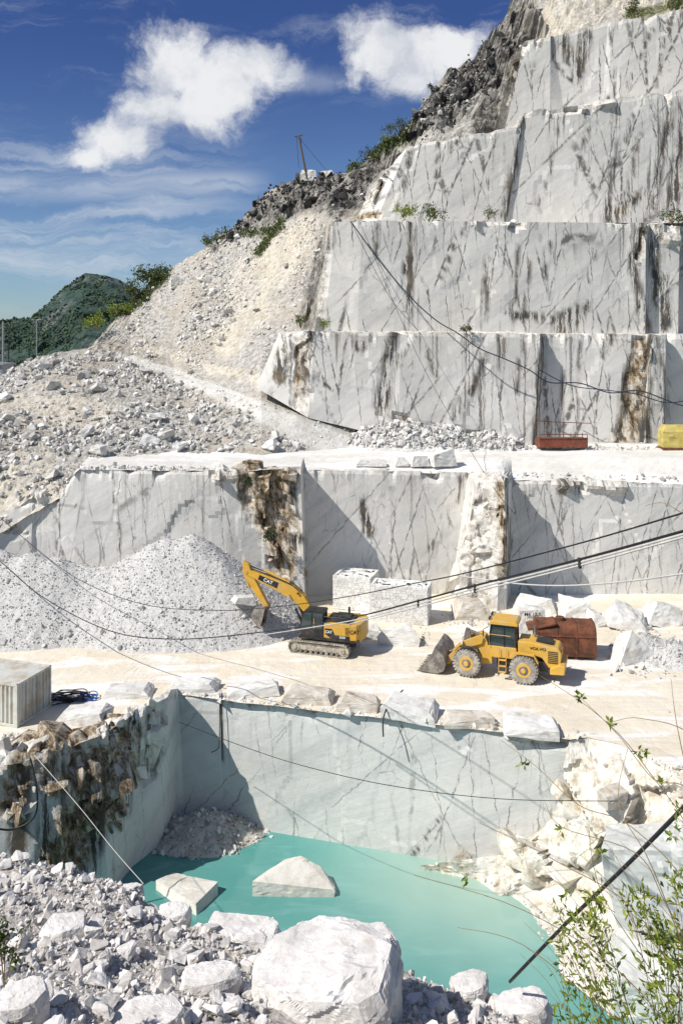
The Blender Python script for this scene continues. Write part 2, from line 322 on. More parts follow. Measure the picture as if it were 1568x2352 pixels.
# ---------- cliffs
def wall(name,cols,mat,rough=(),brown=(),stain=(),res=.35,back=4.,seed=0,amp=1.4,rise=.2,smooth_amp=.10):
    C=np.array([[tuple(P(c[0],c[1],c[4])+Vector((0,back,rise))) for c in cols],[tuple(P(c[0],c[1],c[4])) for c in cols],[tuple(P(c[2],c[3],c[4])) for c in cols]])
    A=resamp(resamp(C,1,res),0,res); px,py=topx(A)
    wx=fbm(A,.35,seed+3)*16; wy=fbm(A,.35,seed+9)*16; X=px+wx; Y=py+wy
    Bn=streaks(X,Y,brown); R=np.maximum(streaks(X,Y,rough),Bn); St=streaks(px+wx*.6,Y,stain)
    topz=A[...,1]*0; nb=int(round(back/res)); topz[:nb+1]=1
    ff=facet(A*[1,1,.6],.5,seed)*1.+facet(A*[1,1,.6],1.3,seed+1)*.35
    D=R*(amp*ff)+smooth_amp*facet(A*[1,1,.5],.3,seed+2)+.02*fbm(A,1.5,seed)
    e=np.exp(-((np.arange(A.shape[0])[:,None]-nb)/2.)**2); chip=np.maximum(0,facet(A*[1,1,0],.8,seed+4,1.)-.15)*e
    A=A.copy(); A[...,1]-=D*(1-topz*.8); A[...,1]+=chip*.4; A[...,2]-=chip*.4; A[...,0]+=R*.2*ff; A[...,2]+=topz*D*.3+topz*.10*facet(A,.7,seed+8)
    R=np.clip(np.maximum(R,topz*.9),0,1); tt=np.clip((np.arange(A.shape[0])[:,None]-nb)/(A.shape[0]-1-nb),0,1)+0*R
    o=grid_obj(name,A,mat,np.stack([R,Bn,St,tt],-1)); tag(o,kind='structure'); return A
rz=lambda z,Y: HY+(H-z)*F/Y
PB=[(255,1715,160,1960,60,75),(60,1750,30,1830,45,45),(150,1720,140,1790,60,50)]
A0=wall('pit_cliff',[(-260,rz(.4,39),-260,rz(-9,39),39),(0,rz(.4,40.6),0,rz(-9,40.6),40.6),(120,rz(.4,41.3),150,rz(-9,41.3),41.3),(225,rz(.6,42.4),255,rz(-9,42.4),42.4),(320,1632,305,rz(-9,44.8),44.8),(385,1602,372,rz(-9,46.8),46.8),(408,1596,408,rz(-9,48.8),48.8),(412,1596,426,rz(-9,49),49),
  (505,1600,512,rz(-9,48.6),48.6),(507,1600,514,rz(-9,48.7),48.7),(1310,1700,1310,rz(-9,43.4),43.4)],M['pit'],
  rough=[(30,1700,30,1800,70,60),(250,1650,200,1900,70,70),(340,1640,330,1780,45,35),(505,1605,560,1600,12,12),(1180,1680,1330,1700,14,26)],
  brown=PB,
  stain=[(300,1650,285,1860,14,18),(130,1760,110,1980,30,34),(507,1600,512,1850,2,2),(940,1975,1010,1880,5,3),(60,1780,40,1980,26,28),(240,1800,210,1990,24,26),(345,1640,330,1800,12,8)],res=.22,back=1.,seed=1,amp=.9,rise=0,smooth_amp=.05)
A2=wall('lower_bench_cliff',[(-260,1215,-260,1400,66),(0,1190,0,1400,66),(74,1140,72,1400,65.9),(80,1128,80,1400,66.1),(132,1150,132,1400,65.9),(150,1120,146,1400,65.8),(182,1078,165,1400,65.7),(525,1082,525,1400,65.5),(600,1076,600,1400,65.8),(690,1076,700,1400,65.2),(697,1078,705,1400,68.6),
  (1075,1086,1030,1400,69),(1095,1092,1040,1420,66),(1155,1098,1140,1420,64.6),(1168,1100,1160,1420,65),(1176,1102,1172,1400,69),(1760,1118,1760,1400,69)],M['lower'],
  rough=[(1120,1100,1085,1390,38,60),(0,1200,60,1230,20,10),(140,1110,60,1150,16,20),(500,1085,640,1085,20,16),(1290,1110,1420,1112,20,20)],
  brown=[(605,1085,660,1310,80,34),(1150,1110,1152,1340,12,8)],
  stain=[(272,1150,272,1262,3,3),(135,1140,128,1280,4,4),(545,1085,560,1140,22,14),(675,1080,670,1180,14,8),(835,1150,850,1210,8,20),(990,1240,985,1260,8,8),(1290,1112,1285,1150,16,4),(1330,1112,1320,1140,10,3),(1062,1095,1050,1150,10,5),(1165,1100,1165,1330,7,7),(235,1250,238,1290,3,3),(620,1230,690,1240,16,12)],res=.27,back=1.,seed=11,amp=.9,rise=0)
A3=wall('middle_bench_cliff',[(680,765,660,880,92),(640,766,588,890,81.5),(722,762,708,960,79.3),(1000,763,1000,1030,79.3),(1240,766,1222,1050,79),(1252,766,1238,1050,80.6),(1485,768,1470,1060,80.2),(1492,768,1478,1060,79.5),(1528,768,1520,1060,79.7),(1532,768,1526,1060,81.5),(1780,768,1780,1060,81.5)],M['wall'],
  rough=[(700,770,690,930,16,20),(870,950,1100,1000,6,10)],
  brown=[(1475,790,1440,1010,26,34),(690,800,680,900,10,12)],
  stain=[(905,765,880,930,14,24),(830,800,850,780,20,3),(715,765,690,900,10,12),(650,770,640,860,8,22),(1246,766,1228,1030,7,8),(1290,850,1285,1000,4,3),(1490,770,1480,1010,14,20),(1450,800,1425,1000,6,14),(1120,820,1080,900,5,14),(1330,780,1320,1010,4,5),(1400,770,1380,830,18,4),(980,790,1000,860,4,6),(1150,770,1150,860,12,3),(1525,770,1520,1000,6,6),(760,900,730,870,4,10),(950,770,900,860,3,8),(1060,900,1040,960,4,10),(1200,790,1190,900,6,3)],res=.38,back=4.,seed=21,amp=.7)
A4=wall('upper_bench_cliff',[(780,500,770,760,96),(757,511,718,775,82.5),(830,506,820,775,82),(1440,512,1430,775,82.3),(1482,512,1480,775,82.2),(1488,512,1490,775,83.2),(1560,520,1555,775,83),(1563,520,1560,775,85),(1780,512,1780,775,85)],M['wall'],
  rough=[(750,520,722,765,12,16),(1080,512,1200,512,8,10),(1500,515,1568,560,20,34)],
  brown=[(1475,530,1462,600,12,5),(755,520,745,560,10,10)],
  stain=[(945,510,935,750,8,10),(925,580,935,750,4,9),(1075,510,1060,540,12,4),(1120,600,1115,740,9,5),(1190,560,1178,740,4,6),(1265,560,1250,640,5,3),(1468,512,1450,600,18,14),(1450,600,1478,750,14,14),(1350,700,1300,750,8,40),(1500,520,1510,700,22,12),(1160,720,1290,745,10,16),(1040,560,1010,640,3,3),(745,520,720,640,6,10),(868,520,868,590,3,3),(1530,640,1520,740,14,22),(1370,560,1350,650,3,5),(1220,600,1200,740,3,6),(1010,520,1005,560,4,3)],res=.4,back=9.,seed=31,amp=.8)
A5=wall('top_bench_cliff',[(900,400,850,490,100),(850,435,818,505,93),(935,336,862,512,90.5),(1195,288,1158,512,90.1),(1203,262,1166,512,90.5),(1400,228,1400,512,90.2),(1560,208,1560,512,90),(1780,180,1780,512,90)],M['wall'],
  rough=[(860,430,830,500,20,24),(1200,262,1400,235,6,8)],
  brown=[(870,500,820,500,10,10)],
  stain=[(1200,265,1160,500,7,9),(880,400,860,480,14,6),(940,350,915,480,8,5),(1060,300,1040,340,8,4),(1290,260,1240,480,3,4),(1420,330,1390,490,6,12),(1470,300,1430,490,4,8),(1540,240,1500,480,12,10),(1568,300,1540,480,14,20),(1350,300,1320,420,3,3),(1010,320,1000,420,4,3),(1480,440,1400,500,10,26),(1450,240,1440,330,3,8)],res=.42,back=8.,seed=41,amp=.9)
A6=wall('crest_bench_cliff',[(1240,85,1200,290,106),(1203,95,1158,300,97.3),(1263,84,1262,300,97),(1270,84,1300,300,97.4),(1395,50,1380,260,97.2),(1403,50,1395,260,97),(1568,22,1568,230,96.6),(1780,0,1780,220,96.4)],M['wall'],
  rough=[(1200,100,1175,160,10,10)],
  stain=[(1265,85,1278,150,5,5),(1278,150,1312,195,6,3),(1345,85,1320,190,22,10),(1400,60,1395,230,4,3),(1500,60,1440,200,4,6),(1290,80,1310,140,14,14),(1540,40,1500,200,5,4)],res=.45,back=8.,seed=51)
# fractured rock facets bedded deep in the rough seams
rocks('fractured_rock',gsample(A0[4:],170,lambda x,y:streaks(x,y,[(255,1715,160,1960,48,60),(60,1750,30,1830,35,35),(150,1720,140,1790,50,40)])*(x<330)),1.0,3.4,'crag','brown fractured rock of the left pit wall','rock',1.9,0,sink=.5,push=.85)
rocks('fractured_rock',gsample(A0[4:],90,lambda x,y:streaks(x,y,[(30,1720,30,1930,60,60),(340,1640,330,1780,30,22),(250,1660,240,1700,40,30)])),.8,2.6,'wcrag','pale fractured rock of the left pit wall','rock',2.,0,sink=.5,push=.9)
rocks('fractured_rock',gsample(A2[4:],60,lambda x,y:streaks(x,y,[(605,1090,660,1310,64,24)])),.9,2.8,'crag','brown fractured seam behind the excavator','rock',2.,0,sink=.5,push=.9)
rocks('fractured_rock',gsample(A2[4:],70,lambda x,y:streaks(x,y,[(1120,1110,1085,1390,22,42)])),1.0,3.4,'wcrag','white fractured pillar behind the loader','rock',2.,0,sink=.5,push=.85)
# ---------- hill
low=lambda a,c:[(1128,a),(1075,c)]
HC=[(-260,[(1330,64),(1130,70),(990,80),(930,92),(900,100),(890,106),(885,112),(1500,150)]),
(0,[(1235,65.6),(1100,70),(980,78),(920,88),(890,96),(876,100),(868,104),(1500,145)]),
(100,[(1165,65.8),(1085,70),(980,79),(890,89),(850,94),(830,98),(815,101),(1400,145)]),
(200,[(1100,65.9),(1062,71),(970,81),(880,91),(840,96),(818,100),(795,105),(1300,150)]),
(300,[(1120,66.2),(1062,72),(930,84),(838,97),(815,102),(765,109),(705,118),(1200,160)]),
(400,low(66.5,73)+[(950,83),(862,95),(835,100),(720,110),(615,122),(1100,165)]),
(500,low(66.8,73)+[(985,80),(900,86.5),(868,91),(720,104),(548,121),(1000,165)]),
(600,[(1128,67.5),(1070,73),(1012,76.5),(945,79.8),(902,83),(700,100),(455,118),(900,165)]),
(680,[(1115,71),(1070,74),(1008,77.3),(955,79.2),(930,83),(690,97),(408,115),(900,160)]),
(760,[(1112,71.5),(1066,75),(1020,77.6),(980,79.2),(900,86),(520,94),(404,112),(900,160)]),
(820,[(1112,71.5),(1066,75.5),(1034,77.6),(1006,79.2),(900,87),(505,96),(388,110),(900,160)]),
(880,[(1112,71.5),(1068,76),(1044,78),(1026,79.6),(900,89),(470,97),(335,108),(900,160)]),
(945,low(71,77)+[(1000,88),(800,91),(600,94),(400,99),(285,107),(900,160)]),
(1000,low(71,77)+[(1000,88),(800,92),(600,95),(335,99),(200,108),(900,160)]),
(1060,low(71,77)+[(1000,88),(800,92),(600,96),(318,100),(145,109),(900,160)]),
(1130,low(71,77)+[(1000,88),(800,92),(600,97),(300,101),(88,111),(900,160)]),
(1190,low(71,77)+[(1000,88),(800,92),(600,98),(200,104),(-10,114),(900,170)]),
(1300,low(71,77)+[(1000,88),(800,92),(500,100),(66,105),(-200,122),(900,180)]),
(1780,low(71,77)+[(1000,90),(800,94),(500,100),(-10,104),(-420,125),(900,190)])]
C=np.array([[tuple(P(px,r[k][0],r[k][1])) for px,r in HC] for k in range(8)])
Ah=resamp(resamp(C,1,.55),0,.6)
px,py=topx(Ah); wx=fbm(Ah,.12,3)*26; wy=fbm(Ah,.12,5)*26; X=px+wx; Y=py+wy
RAMP=[(270,818,430,872,7,15),(430,872,560,925,15,25),(560,925,690,990,25,38),(690,990,820,1035,38,34),(820,1035,1000,1050,34,24),(230,1065,1000,1060,16,22)]
DARK=[(520,545,700,440,26,60),(700,440,800,450,60,50),(800,440,900,350,40,30),(960,300,1080,200,40,60),(1080,200,1190,60,50,70),(1190,0,1230,60,40,20),(200,760,140,790,24,14),(240,700,200,740,26,24),(740,540,700,740,10,20),(1100,300,1150,200,30,30)]
CREAM=[(700,540,560,680,50,60),(600,700,520,800,50,30),(250,960,0,930,30,50),(80,1040,0,1140,60,60),(1230,60,1568,20,60,60),(1300,20,1568,-60,60,60),(320,800,620,880,14,14),(120,1100,60,1200,40,30)]
GREEN=[(370,640,210,740,18,26),(330,690,180,770,12,16),(510,545,440,570,10,12),(940,300,850,360,12,16),(800,395,860,350,8,8),(640,520,590,590,7,8),(900,490,1020,495,10,8),(1450,30,1568,10,16,16),(560,550,640,535,6,6)]
w2=fbm(Ah,.6,7)*14; rd=streaks(px+wx*.6+w2,py+wy*.5+w2*.5,RAMP); dk=streaks(X,Y,DARK)*(1-rd); cr=streaks(X,Y,CREAM); gr=streaks(px+wx*.4,py+wy*.4,GREEN)
fh=facet(Ah,.28,61)*1.5+facet(Ah,.8,62)*.7+facet(Ah,1.7,63)*.25; fl=facet(Ah,1.3,64)*.22+fbm(Ah,.15,66)*.9
crest=streaks(px,py,[(1000,250,1200,0,130,160),(1200,0,1700,-100,130,150)])
amp=(1-rd)*(1-.8*((px>560)&(py>860))); DD=amp*(dk*fh*1.1+crest*fh*.5+(1-dk)*fl*.8)
Ah=Ah.copy(); Ah[...,2]+=DD+rd*fbm(Ah,.5,68)*.14; Ah[...,1]-=DD*.4*(dk>.3); Ah[...,0]+=dk*fh*.3
dkm=dk*np.where(px>930,.5+.5*sstep(fbm(Ah,.25,70),-.3,.2),.65+.35*sstep(fbm(Ah,.2,72),-.3,.2))
grid_obj('hillside',Ah,M['hill'],np.stack([dkm,cr,rd*.85,gr],-1))['kind']='structure'
# ---------- terrace
tc=[(165,1092,65.2),(182,1079,65.5),(525,1083,65.4),(690,1077,65.3),(697,1079,68.6),(1075,1087,69),(1095,1093,66.2),(1155,1099,64.8),(1168,1101,65.2),(1176,1103,69),(1760,1118,69)]
fr=[P(*c) for c in tc]; C=np.array([[tuple(p+Vector((0,.15,.0))) for p in fr],[(p.x*1.05,73,10.85) for p in fr],[(p.x*1.2+(.6),84,11.6) for p in fr]])
At=resamp(resamp(C,1,.5),0,.5); At=At.copy(); At[...,2]+=.12*fbm(At,.4,71)+.05*facet(At,1.2,72)
grid_obj('terrace',At,M['terr'])['kind']='structure'
# ---------- main quarry floor
fr=[P(*c) for c in [(-400,rz(0,39),39),(0,rz(0,40.6),40.6),(120,rz(0,41.3),41.3),(228,rz(0,42.6),42.6)]]+[GZ(*c) for c in [(320,1636),(385,1606),(410,1597),(1310,1702),(1350,1696),(1420,1712),(1490,1750),(1568,1795),(1800,1900)]]
C=np.array([[tuple(p+Vector((0,.1,0))) for p in fr],[(p.x*1.2,57,0) for p in fr],[(p.x*1.9,74,0) for p in fr]])
Ar=resamp(resamp(C,1,.4),0,.4).copy(); Ar[...,2]+=.07*fbm(Ar,.35,81)+.03*facet(Ar,1.4,82)-.004
grid_obj('quarry_road',Ar,M['road'])['kind']='structure'
# ---------- right bank
BC=[[(1306,1702,43.4),(1352,1694,43.6),(1420,1710,42.8),(1490,1748,41),(1568,1792,39.3),(1760,1860,36.8)],
[(1294,1790,43.0),(1340,1790,42.4),(1405,1810,41),(1480,1838,39.6),(1562,1885,38),(1745,1960,35.5)],
[(1245,1900,43.0),(1295,1905,42.3),(1355,1925,41),(1430,1955,39.6),(1535,1995,38),(1740,2090,35.5)],
[(1155,1962,43.9),(1205,1990,43.0),(1272,2022,41.6),(1345,2082,40),(1445,2135,38),(1620,2250,35.8)],
[(975,1984,45),(1090,2020,43.8),(1190,2085,41.5),(1245,2155,39.3),(1290,2255,36.6),(1430,2370,34)],
[(930,2080,44.6),(1040,2120,43.2),(1130,2190,41),(1185,2260,38.8),(1230,2360,36),(1350,2470,33.6)]]
C=np.array([[tuple(P(*c)) for c in r] for r in BC]); Ab=resamp(resamp(C,1,.20),0,.20).copy()
fb=facet(Ab*[1,1,.8],.33,91)*1.3+facet(Ab,.9,92)*.4+facet(Ab,2.4,93)*.10; px,py=topx(Ab); e=sstep(np.arange(Ab.shape[0])[:,None]+0*px,0,6)
wt=1-sstep(py,1960,2010)*.7; Ab[...,1]-=fb*.8*e*wt; Ab[...,2]+=fb*.4*e*wt; Ab[...,0]-=fb*.4*e*wt
m,b=newmat('cream_bank'); pos=b.pos(); n1=b.noise(pos,1.4,7,.74)
col=b.ramp(n1,[(.36,(.42,.36,.27)),(.45,(.66,.61,.51)),(.58,(.78,.75,.69))])
col=b.mix(b.m('MULTIPLY',b.ss(b.noise(pos,.25,4),.50,.60),.55),col,b.ramp(n1,[(.4,(.46,.47,.44)),(.6,(.66,.665,.64))])); M['bank']=finish(m,b,col,.9,b.noise(pos,2.5,6,.72),.7,.18)
grid_obj('right_bank',Ab,M['bank'])['kind']='structure'
rocks('fractured_rock',gsample(Ab,90,lambda x,y:1.*(y<2200)*(1-sstep(y-(x-980)*.28,1965,2000))),1.2,3.6,'bank','cream broken rock of the right pool bank','rock',1.9,0,sink=1.1,push=.7)
# ---------- water
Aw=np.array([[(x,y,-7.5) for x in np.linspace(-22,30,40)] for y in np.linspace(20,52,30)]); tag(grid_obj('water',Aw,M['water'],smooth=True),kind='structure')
# ---------- foreground slope
FC=[(-300,[(2400,40),(1935,35),(2120,27),(2500,18),(3300,6)]),(0,[(2400,38),(1978,33),(2130,27),(2500,18),(3300,6)]),(150,[(2400,38),(1984,33),(2145,27),(2500,18),(3300,6)]),
(270,[(2400,37),(2022,32),(2162,27),(2500,18.5),(3300,6)]),(400,[(2400,36),(2108,30.5),(2220,26),(2500,19),(3300,6)]),(560,[(2450,35),(2160,29.5),(2250,26),(2500,19),(3300,6)]),
(750,[(2450,34),(2195,29),(2270,26),(2500,20),(3300,6)]),(930,[(2450,33),(2235,28.5),(2300,26),(2500,20.5),(3300,6)]),(1050,[(2500,33),(2275,28),(2340,26),(2500,21.5),(3300,6)]),
(1200,[(2550,32),(2330,27.5),(2390,25),(2550,21),(3300,6)]),(1330,[(2700,31),(2420,27),(2470,25),(2600,21),(3400,6)]),(1900,[(2900,30),(2640,25),(2700,23),(2850,18),(3700,6)])]
C=np.array([[tuple(P(px,r[k][0],r[k][1])) for px,r in FC] for k in range(5)]); Af=resamp(resamp(C,1,.35),0,.35).copy(); Af[...,2]+=facet(Af,.9,101)*.25+fbm(Af,.4,103)*.35-.15
m,b=newmat('foreground_ground'); pos=b.pos(); col=b.ramp(b.noise(pos,3.,7,.75),[(.33,(.24,.215,.19)),(.5,(.50,.465,.43)),(.68,(.70,.675,.645))]); M['fgg']=finish(m,b,col,.9,b.noise(pos,5.,6,.7),.8,.12)
grid_obj('foreground_slope',Af,M['fgg'])['kind']='structure'
fx,fy=topx(Af)
def fgY(px,py):
    d=np.hypot(fx-px,fy-py)+1e3*(Af[...,1]>33); i=np.unravel_index(np.argmin(d),d.shape); return Af[i]
HERO=[(575,925,2160,2400,'huge flat topped boulder at the bottom centre',70,.75),(465,662,2122,2205,'broad pale boulder behind the huge flat topped one',71,.55),(752,906,2118,2215,'sharp pointed boulder at the pool edge behind the huge one',72,.85),(85,190,2100,2190,'rounded grey boulder at the left of the near rubble',73,.8),(245,335,2035,2110,'white boulder on the crest of the near rubble',74,.8),(240,425,2295,2400,'flat pale slab at the bottom left',75,.5),(-20,110,2240,2380,'grey boulder in the bottom left corner',76,.8),(1060,1150,2215,2290,'pointed boulder right of the huge flat topped one',77,.9),(930,1000,2250,2350,'upright boulder against the right side of the huge one',78,1.2),(420,560,2215,2290,'wide boulder left of the huge flat topped one',79,.6),(1130,1262,2290,2375,'last big boulder of the slope beside the black pipe',80,.8),(360,440,2065,2130,'cream boulder beside the flat tilted slab',81,.8)]
inh=lambda x,y:1-.93*((x>590)&(x<915)&(y>2190)&(y<2390))
vis=lambda px,py:((px>-80)&(px<1400)&(py<2480)&(py>1930))*inh(px,py)
rocks('rubble',gsample(Af,22000,vis),.045,.38,'fg','loose white stone chips covering the near slope','rubble',1.75,0)
rocks('rubble',gsample(Af,3600,vis),.17,.85,'fg','white stones heaped on the near slope','rubble',2.1,150,('boulder','pale angular boulder lying in the near rubble slope','boulder','boulders of the near rubble slope','fgh'))
def slabrock(x0,x1,t,bb,lb,sd,fl):
    q=fgY((x0+x1)/2,t+(bb-t)*.62); Yy=float(q[1]); w=(x1-x0)/F*Yy; r=np.random.default_rng(700+sd)
    n=12; a=(np.arange(n)+r.uniform(-.3,.3,n))*2*math.pi/n; rr=r.uniform(.88,1.08,n); cx=np.sign(np.cos(a))*np.abs(np.cos(a))**.75; cy=np.sign(np.sin(a))*np.abs(np.sin(a))**.75
    dp=min(w*.75,(bb-t)/F*Yy*1.1); h=w*.5*fl
    top=[(w/2*rr[i]*cx[i]*.9,dp/2*rr[i]*cy[i]*.9,h*.5+r.uniform(-.03,.05)*w) for i in range(n)]; mid=[(w/2*rr[i]*cx[i],dp/2*rr[i]*cy[i],h*.15+r.uniform(-.06,.04)*w) for i in range(n)]; bot=[(w/2*rr[i]*cx[i]*.85,dp/2*rr[i]*cy[i]*.85,-h) for i in range(n)]
    V,T=hull(top+mid+bot,4,.03,sd); o=mesh_np('boulder',V,T,M['fgh']); o.location=(q[0],q[1],q[2]+.3*h); o.rotation_euler=(r.uniform(.0,.12),r.uniform(-.16,.02),r.uniform(-.3,.3)); tag(o,lb,'boulder')
for h_ in HERO: slabrock(*h_)
# ---------- scatter on hill
noramp=lambda x,y:(1-np.clip(streaks(x,y,[(a,b_,c,d,e_,f_) for a,b_,c,d,e_,f_ in RAMP])*1.2,0,1))
hd=lambda x,y:streaks(x,y,[(0,880,250,860,60,60),(250,870,700,1020,60,40),(0,980,500,1010,90,60),(0,1100,120,1090,90,60)])*noramp(x,y)*((x>-60)&(x<820))*(.15+np.clip(.4+fbm(Ah[:-1,:-1],.22,77)*2.4,0,1))
rocks('scree',gsample(Ah,21000,hd),.12,.85,'rub','white rubble covering the lower slope below the haul ramp','rubble',1.7,0)
rocks('scree',gsample(Ah,420,hd),.7,2.3,'rub','larger stones in the lower rubble slope','rubble',2.3,50,('boulder','pale boulder embedded in the rubble slope left of the terrace','boulder','boulders of the left rubble slope'))
hu=lambda x,y:streaks(x,y,[(400,640,330,780,50,60),(520,600,450,800,80,60),(680,560,600,850,60,50),(620,720,650,600,50,40)])*noramp(x,y)*(x<740)*(.08+np.clip(.3+fbm(Ah[:-1,:-1]*[2.2,.5,.5],.16,79)*2.6,0,1))
rocks('scree',gsample(Ah,9000,hu),.08,.6,'rubc','fine cream scree running down beside the upper cliffs','scree',1.7,0)
rocks('scree',gsample(Ah,7000,hu),.09,.9,'rub','grey stones mixed into the scree beside the upper cliffs','scree',1.7,0)
rocks('scree',gsample(Ah,90,hu),.8,2.0,'rub','larger stones in the upper scree','scree',2.5,30,('boulder','white boulder resting on the steep cream scree','boulder','boulders of the upper scree'))
rocks('ramp_gravel',gsample(Ah,3000,lambda x,y:streaks(x,y,RAMP)),.06,.3,'rub','loose gravel strewn on the haul ramp','gravel',2.2,0)
rocks('ramp_gravel',gsample(Ah,420,lambda x,y:streaks(x,y,[(700,940,790,975,7,12),(790,975,860,1002,12,16)])),.25,.9,'rub','rubble at the foot of the middle cliff beside the ramp','rubble',2.2,0)
dd=lambda x,y:streaks(x,y,[(520,540,700,420,30,50),(700,440,820,440,50,40),(960,300,1100,180,40,50),(190,760,240,700,20,20)])
rocks('rock_debris',gsample(Ah,2000,dd),.3,1.9,'dark','dark broken rock along the natural ridge','rock',2.2,0)
rocks('rock_debris',gsample(Ah,450,dd),.25,1.2,'rub','pale stones among the dark ridge rock','rock',2.2,0)
def heap(name,cones,x0,x1,y0,y1,res,mat,seed,base,nz=.12,kind='stuff',label=None,cat=None):
    xs=np.arange(x0,x1,res); ys=np.arange(y0,y1,res); XX,YY=np.meshgrid(xs,ys); Z=np.full(XX.shape,-50.)
    for (p,sx,sy) in cones:
        z=p.z-np.sqrt((XX-p.x)**2*sx*sx+(YY-p.y)**2*sy*sy+.25)+.5; hh=np.clip(.5+.5*(z-Z)/.7,0,1); Z=Z*(1-hh)+z*hh+.7*hh*(1-hh)*(Z>-40)
    A=np.stack([XX,YY,Z],-1); A[...,2]+=nz*fbm(A*[1,1,.3],.8,seed)*2+nz*.6*facet(A*[1,1,.3],2.,seed); A[...,2]=np.maximum(A[...,2],base-.5)
    tag(grid_obj(name,A,mat),label,cat,None,kind); return A
Hc=[(P(x,y,Yy),.7,1.0) for x,y,Yy in [(850,985,79),(900,974,78.5),(950,975,78.4),(1000,980,78.2),(1050,989,78),(1110,998,77.8),(1160,1006,77.6)]]
Am=heap('rubble_heap',Hc,-4,18,72,80,.35,M['rub'],5,11.0,.25,'stuff','grey white rubble heap at the foot of the middle cliff','rubble')
okm=lambda A:(lambda x,y:1.*(A[:-1,:-1,2]>11.1))
rocks('rubble',gsample(Am,3000,okm(Am)),.18,.8,'rub','broken marble covering the heap below the middle cliff','rubble',2.,0)
rocks('rubble',gsample(Am,50,okm(Am)),.7,1.3,'rub','larger stones on the heap below the middle cliff','rubble',2.5,25,('boulder','marble boulder on the rubble heap under the middle cliff','boulder','boulders of the terrace heap'))
rocks('rubble',gsample(At,900,lambda x,y:streaks(x,y,[(170,1075,1568,1105,7,7),(1200,1030,1568,1032,5,5)])),.10,.6,'rub','loose stones scattered along the terrace edge','rubble',2.,0)
for k,A,lb,n,s0,s1 in [(22,A4,'loose stones on the ledge above the upper bench',700,.12,.9),(16,A5,'loose stones on the ledge below the crest bench',400,.12,.8),(16,A6,'loose stones on the crest ledge',300,.12,.8),(9,A3,'loose stones on the narrow ledge between the two upper faces',200,.1,.35)]:
    rocks('ledge_rubble',gsample(A[:k],n),s0,s1,'rub',lb,'rubble',2.2,0)
rocks('bank_rubble',gsample(Ab,3600,lambda x,y:(y<2250)*(.08+np.clip(fbm(Ab[:-1,:-1],.5,19)*2,0,1)+1.2*sstep(y-(x-980)*.28,1965,2000))),.05,.42,'rubc','cream stones lying on the right bank of the pool','rubble',2.1,0)
rocks('road_rubble',gsample(Ar,600,lambda x,y:streaks(x,y,[(0,1700,230,1690,10,10),(230,1680,400,1610,14,8),(410,1600,1300,1700,8,12),(1320,1700,1568,1790,14,20)])),.1,.7,'rubc','small stones along the pit edge','rubble',2.1,0)
rocks('road_rubble',gsample(Ar,260,lambda x,y:1.*(y>1440)*(x>500)),.05,.22,'rubc','pebbles strewn on the quarry road','rubble',2.5,0)
# ---------- gravel piles
GC=[(-200,1250,62),(-80,1255,62),(0,1264,61.8),(70,1270,61.6),(130,1280,61.6),(190,1296,61.8),(290,1285,62),(350,1252,62.2),(385,1238,62.3),(440,1226,62.5),(500,1300,61),(240,1300,61.5),(560,1415,60.5)]
Ag=heap('gravel_pile',[(P(*c),.78,1.0) for c in GC],-38,-3,54,68,.22,M['gravel'],7,0.,.09,'stuff','big pale grey gravel pile left of the excavator','gravel')
rocks('gravel',gsample(Ag,32000,lambda x,y:1.*(Ag[:-1,:-1,2]>.02)),.05,.2,'gravel','loose gravel lumps on the big pile left of the excavator','gravel',2.,0)
rocks('gravel',gsample(Ag,260,lambda x,y:(Ag[:-1,:-1,2]>.02)*(.1+1.*(y>1400))),.2,.6,'gravel','bigger stones on the big pile left of the excavator','gravel',2.5,0)
Ag2=heap('gravel_pile',[(P(1480,1455,55.5),.8,.8),(P(1545,1470,54.5),.8,.8)],14,30,48,62,.22,M['gravel'],9,0.,.12,'stuff','small gravel pile at the right border beyond the loader','gravel')
rocks('gravel',gsample(Ag2,3500,lambda x,y:1.*(Ag2[:-1,:-1,2]>.02)),.05,.3,'gravel','loose gravel lumps on the small right pile','gravel',2.,0)
pc=P(475,1872,47.6)
Ag3=heap('pit_rubble',[(pc,.55,.8),(P(440,1885,47.4),.5,.8),(P(530,1890,47.6),.6,.8)],-13,-3,43,49,.22,M['blockc'],13,-9.,.15,'stuff','rubble heap in the shaded pit corner','rubble')
rocks('pit_rubble',gsample(Ag3,1300,lambda x,y:1.*(Ag3[:-1,:-1,2]>-8)),.10,.45,'rub','small stones on the heap in the pit corner','rubble',2.,0)
# ---------- marble blocks
def mblock(x0,x1,top,base,label,zb=0.,depth=1.6,rz_=0,seed=0,mk='block',name='marble_block',Yo=None,taper=.12,tilt=(0,0),minh=.35,amp=.035,cat='stone block'):
    Y=Yo or (H-zb)*F/(base-HY); w=(x1-x0)/F*Y; h=max(minh,(base-top)*Y/F-depth*(H-zb)/Y*.85)
    r=np.random.default_rng(1000+seed); pts=[]
    for sx in (-1,1):
        for sy in (-1,1):
            for sz in (0,1):
                t=taper*(1.5 if sz else .6)
                c=np.array([sx*w/2*(1-r.uniform(0,t)),sy*depth/2*(1-r.uniform(0,t)),h*(1-r.uniform(0,t*1.3)) if sz else 0])
                pts.append(c)
                if r.random()<.5 and sz: pts.append(c*np.array([1,1,.55])+np.array([sx*w*.03,sy*depth*.03,0])); pts[-2]=c*np.array([.82,.85,1.])
    V,T=hull(pts,3,amp,seed); o=mesh_np(name,V,T,M[mk]); c=P((x0+x1)/2,base,Y); o.location=(c.x,c.y+depth/2*.9,zb-.05); o.rotation_euler=(tilt[0],tilt[1],rz_); tag(o,label,cat); return o
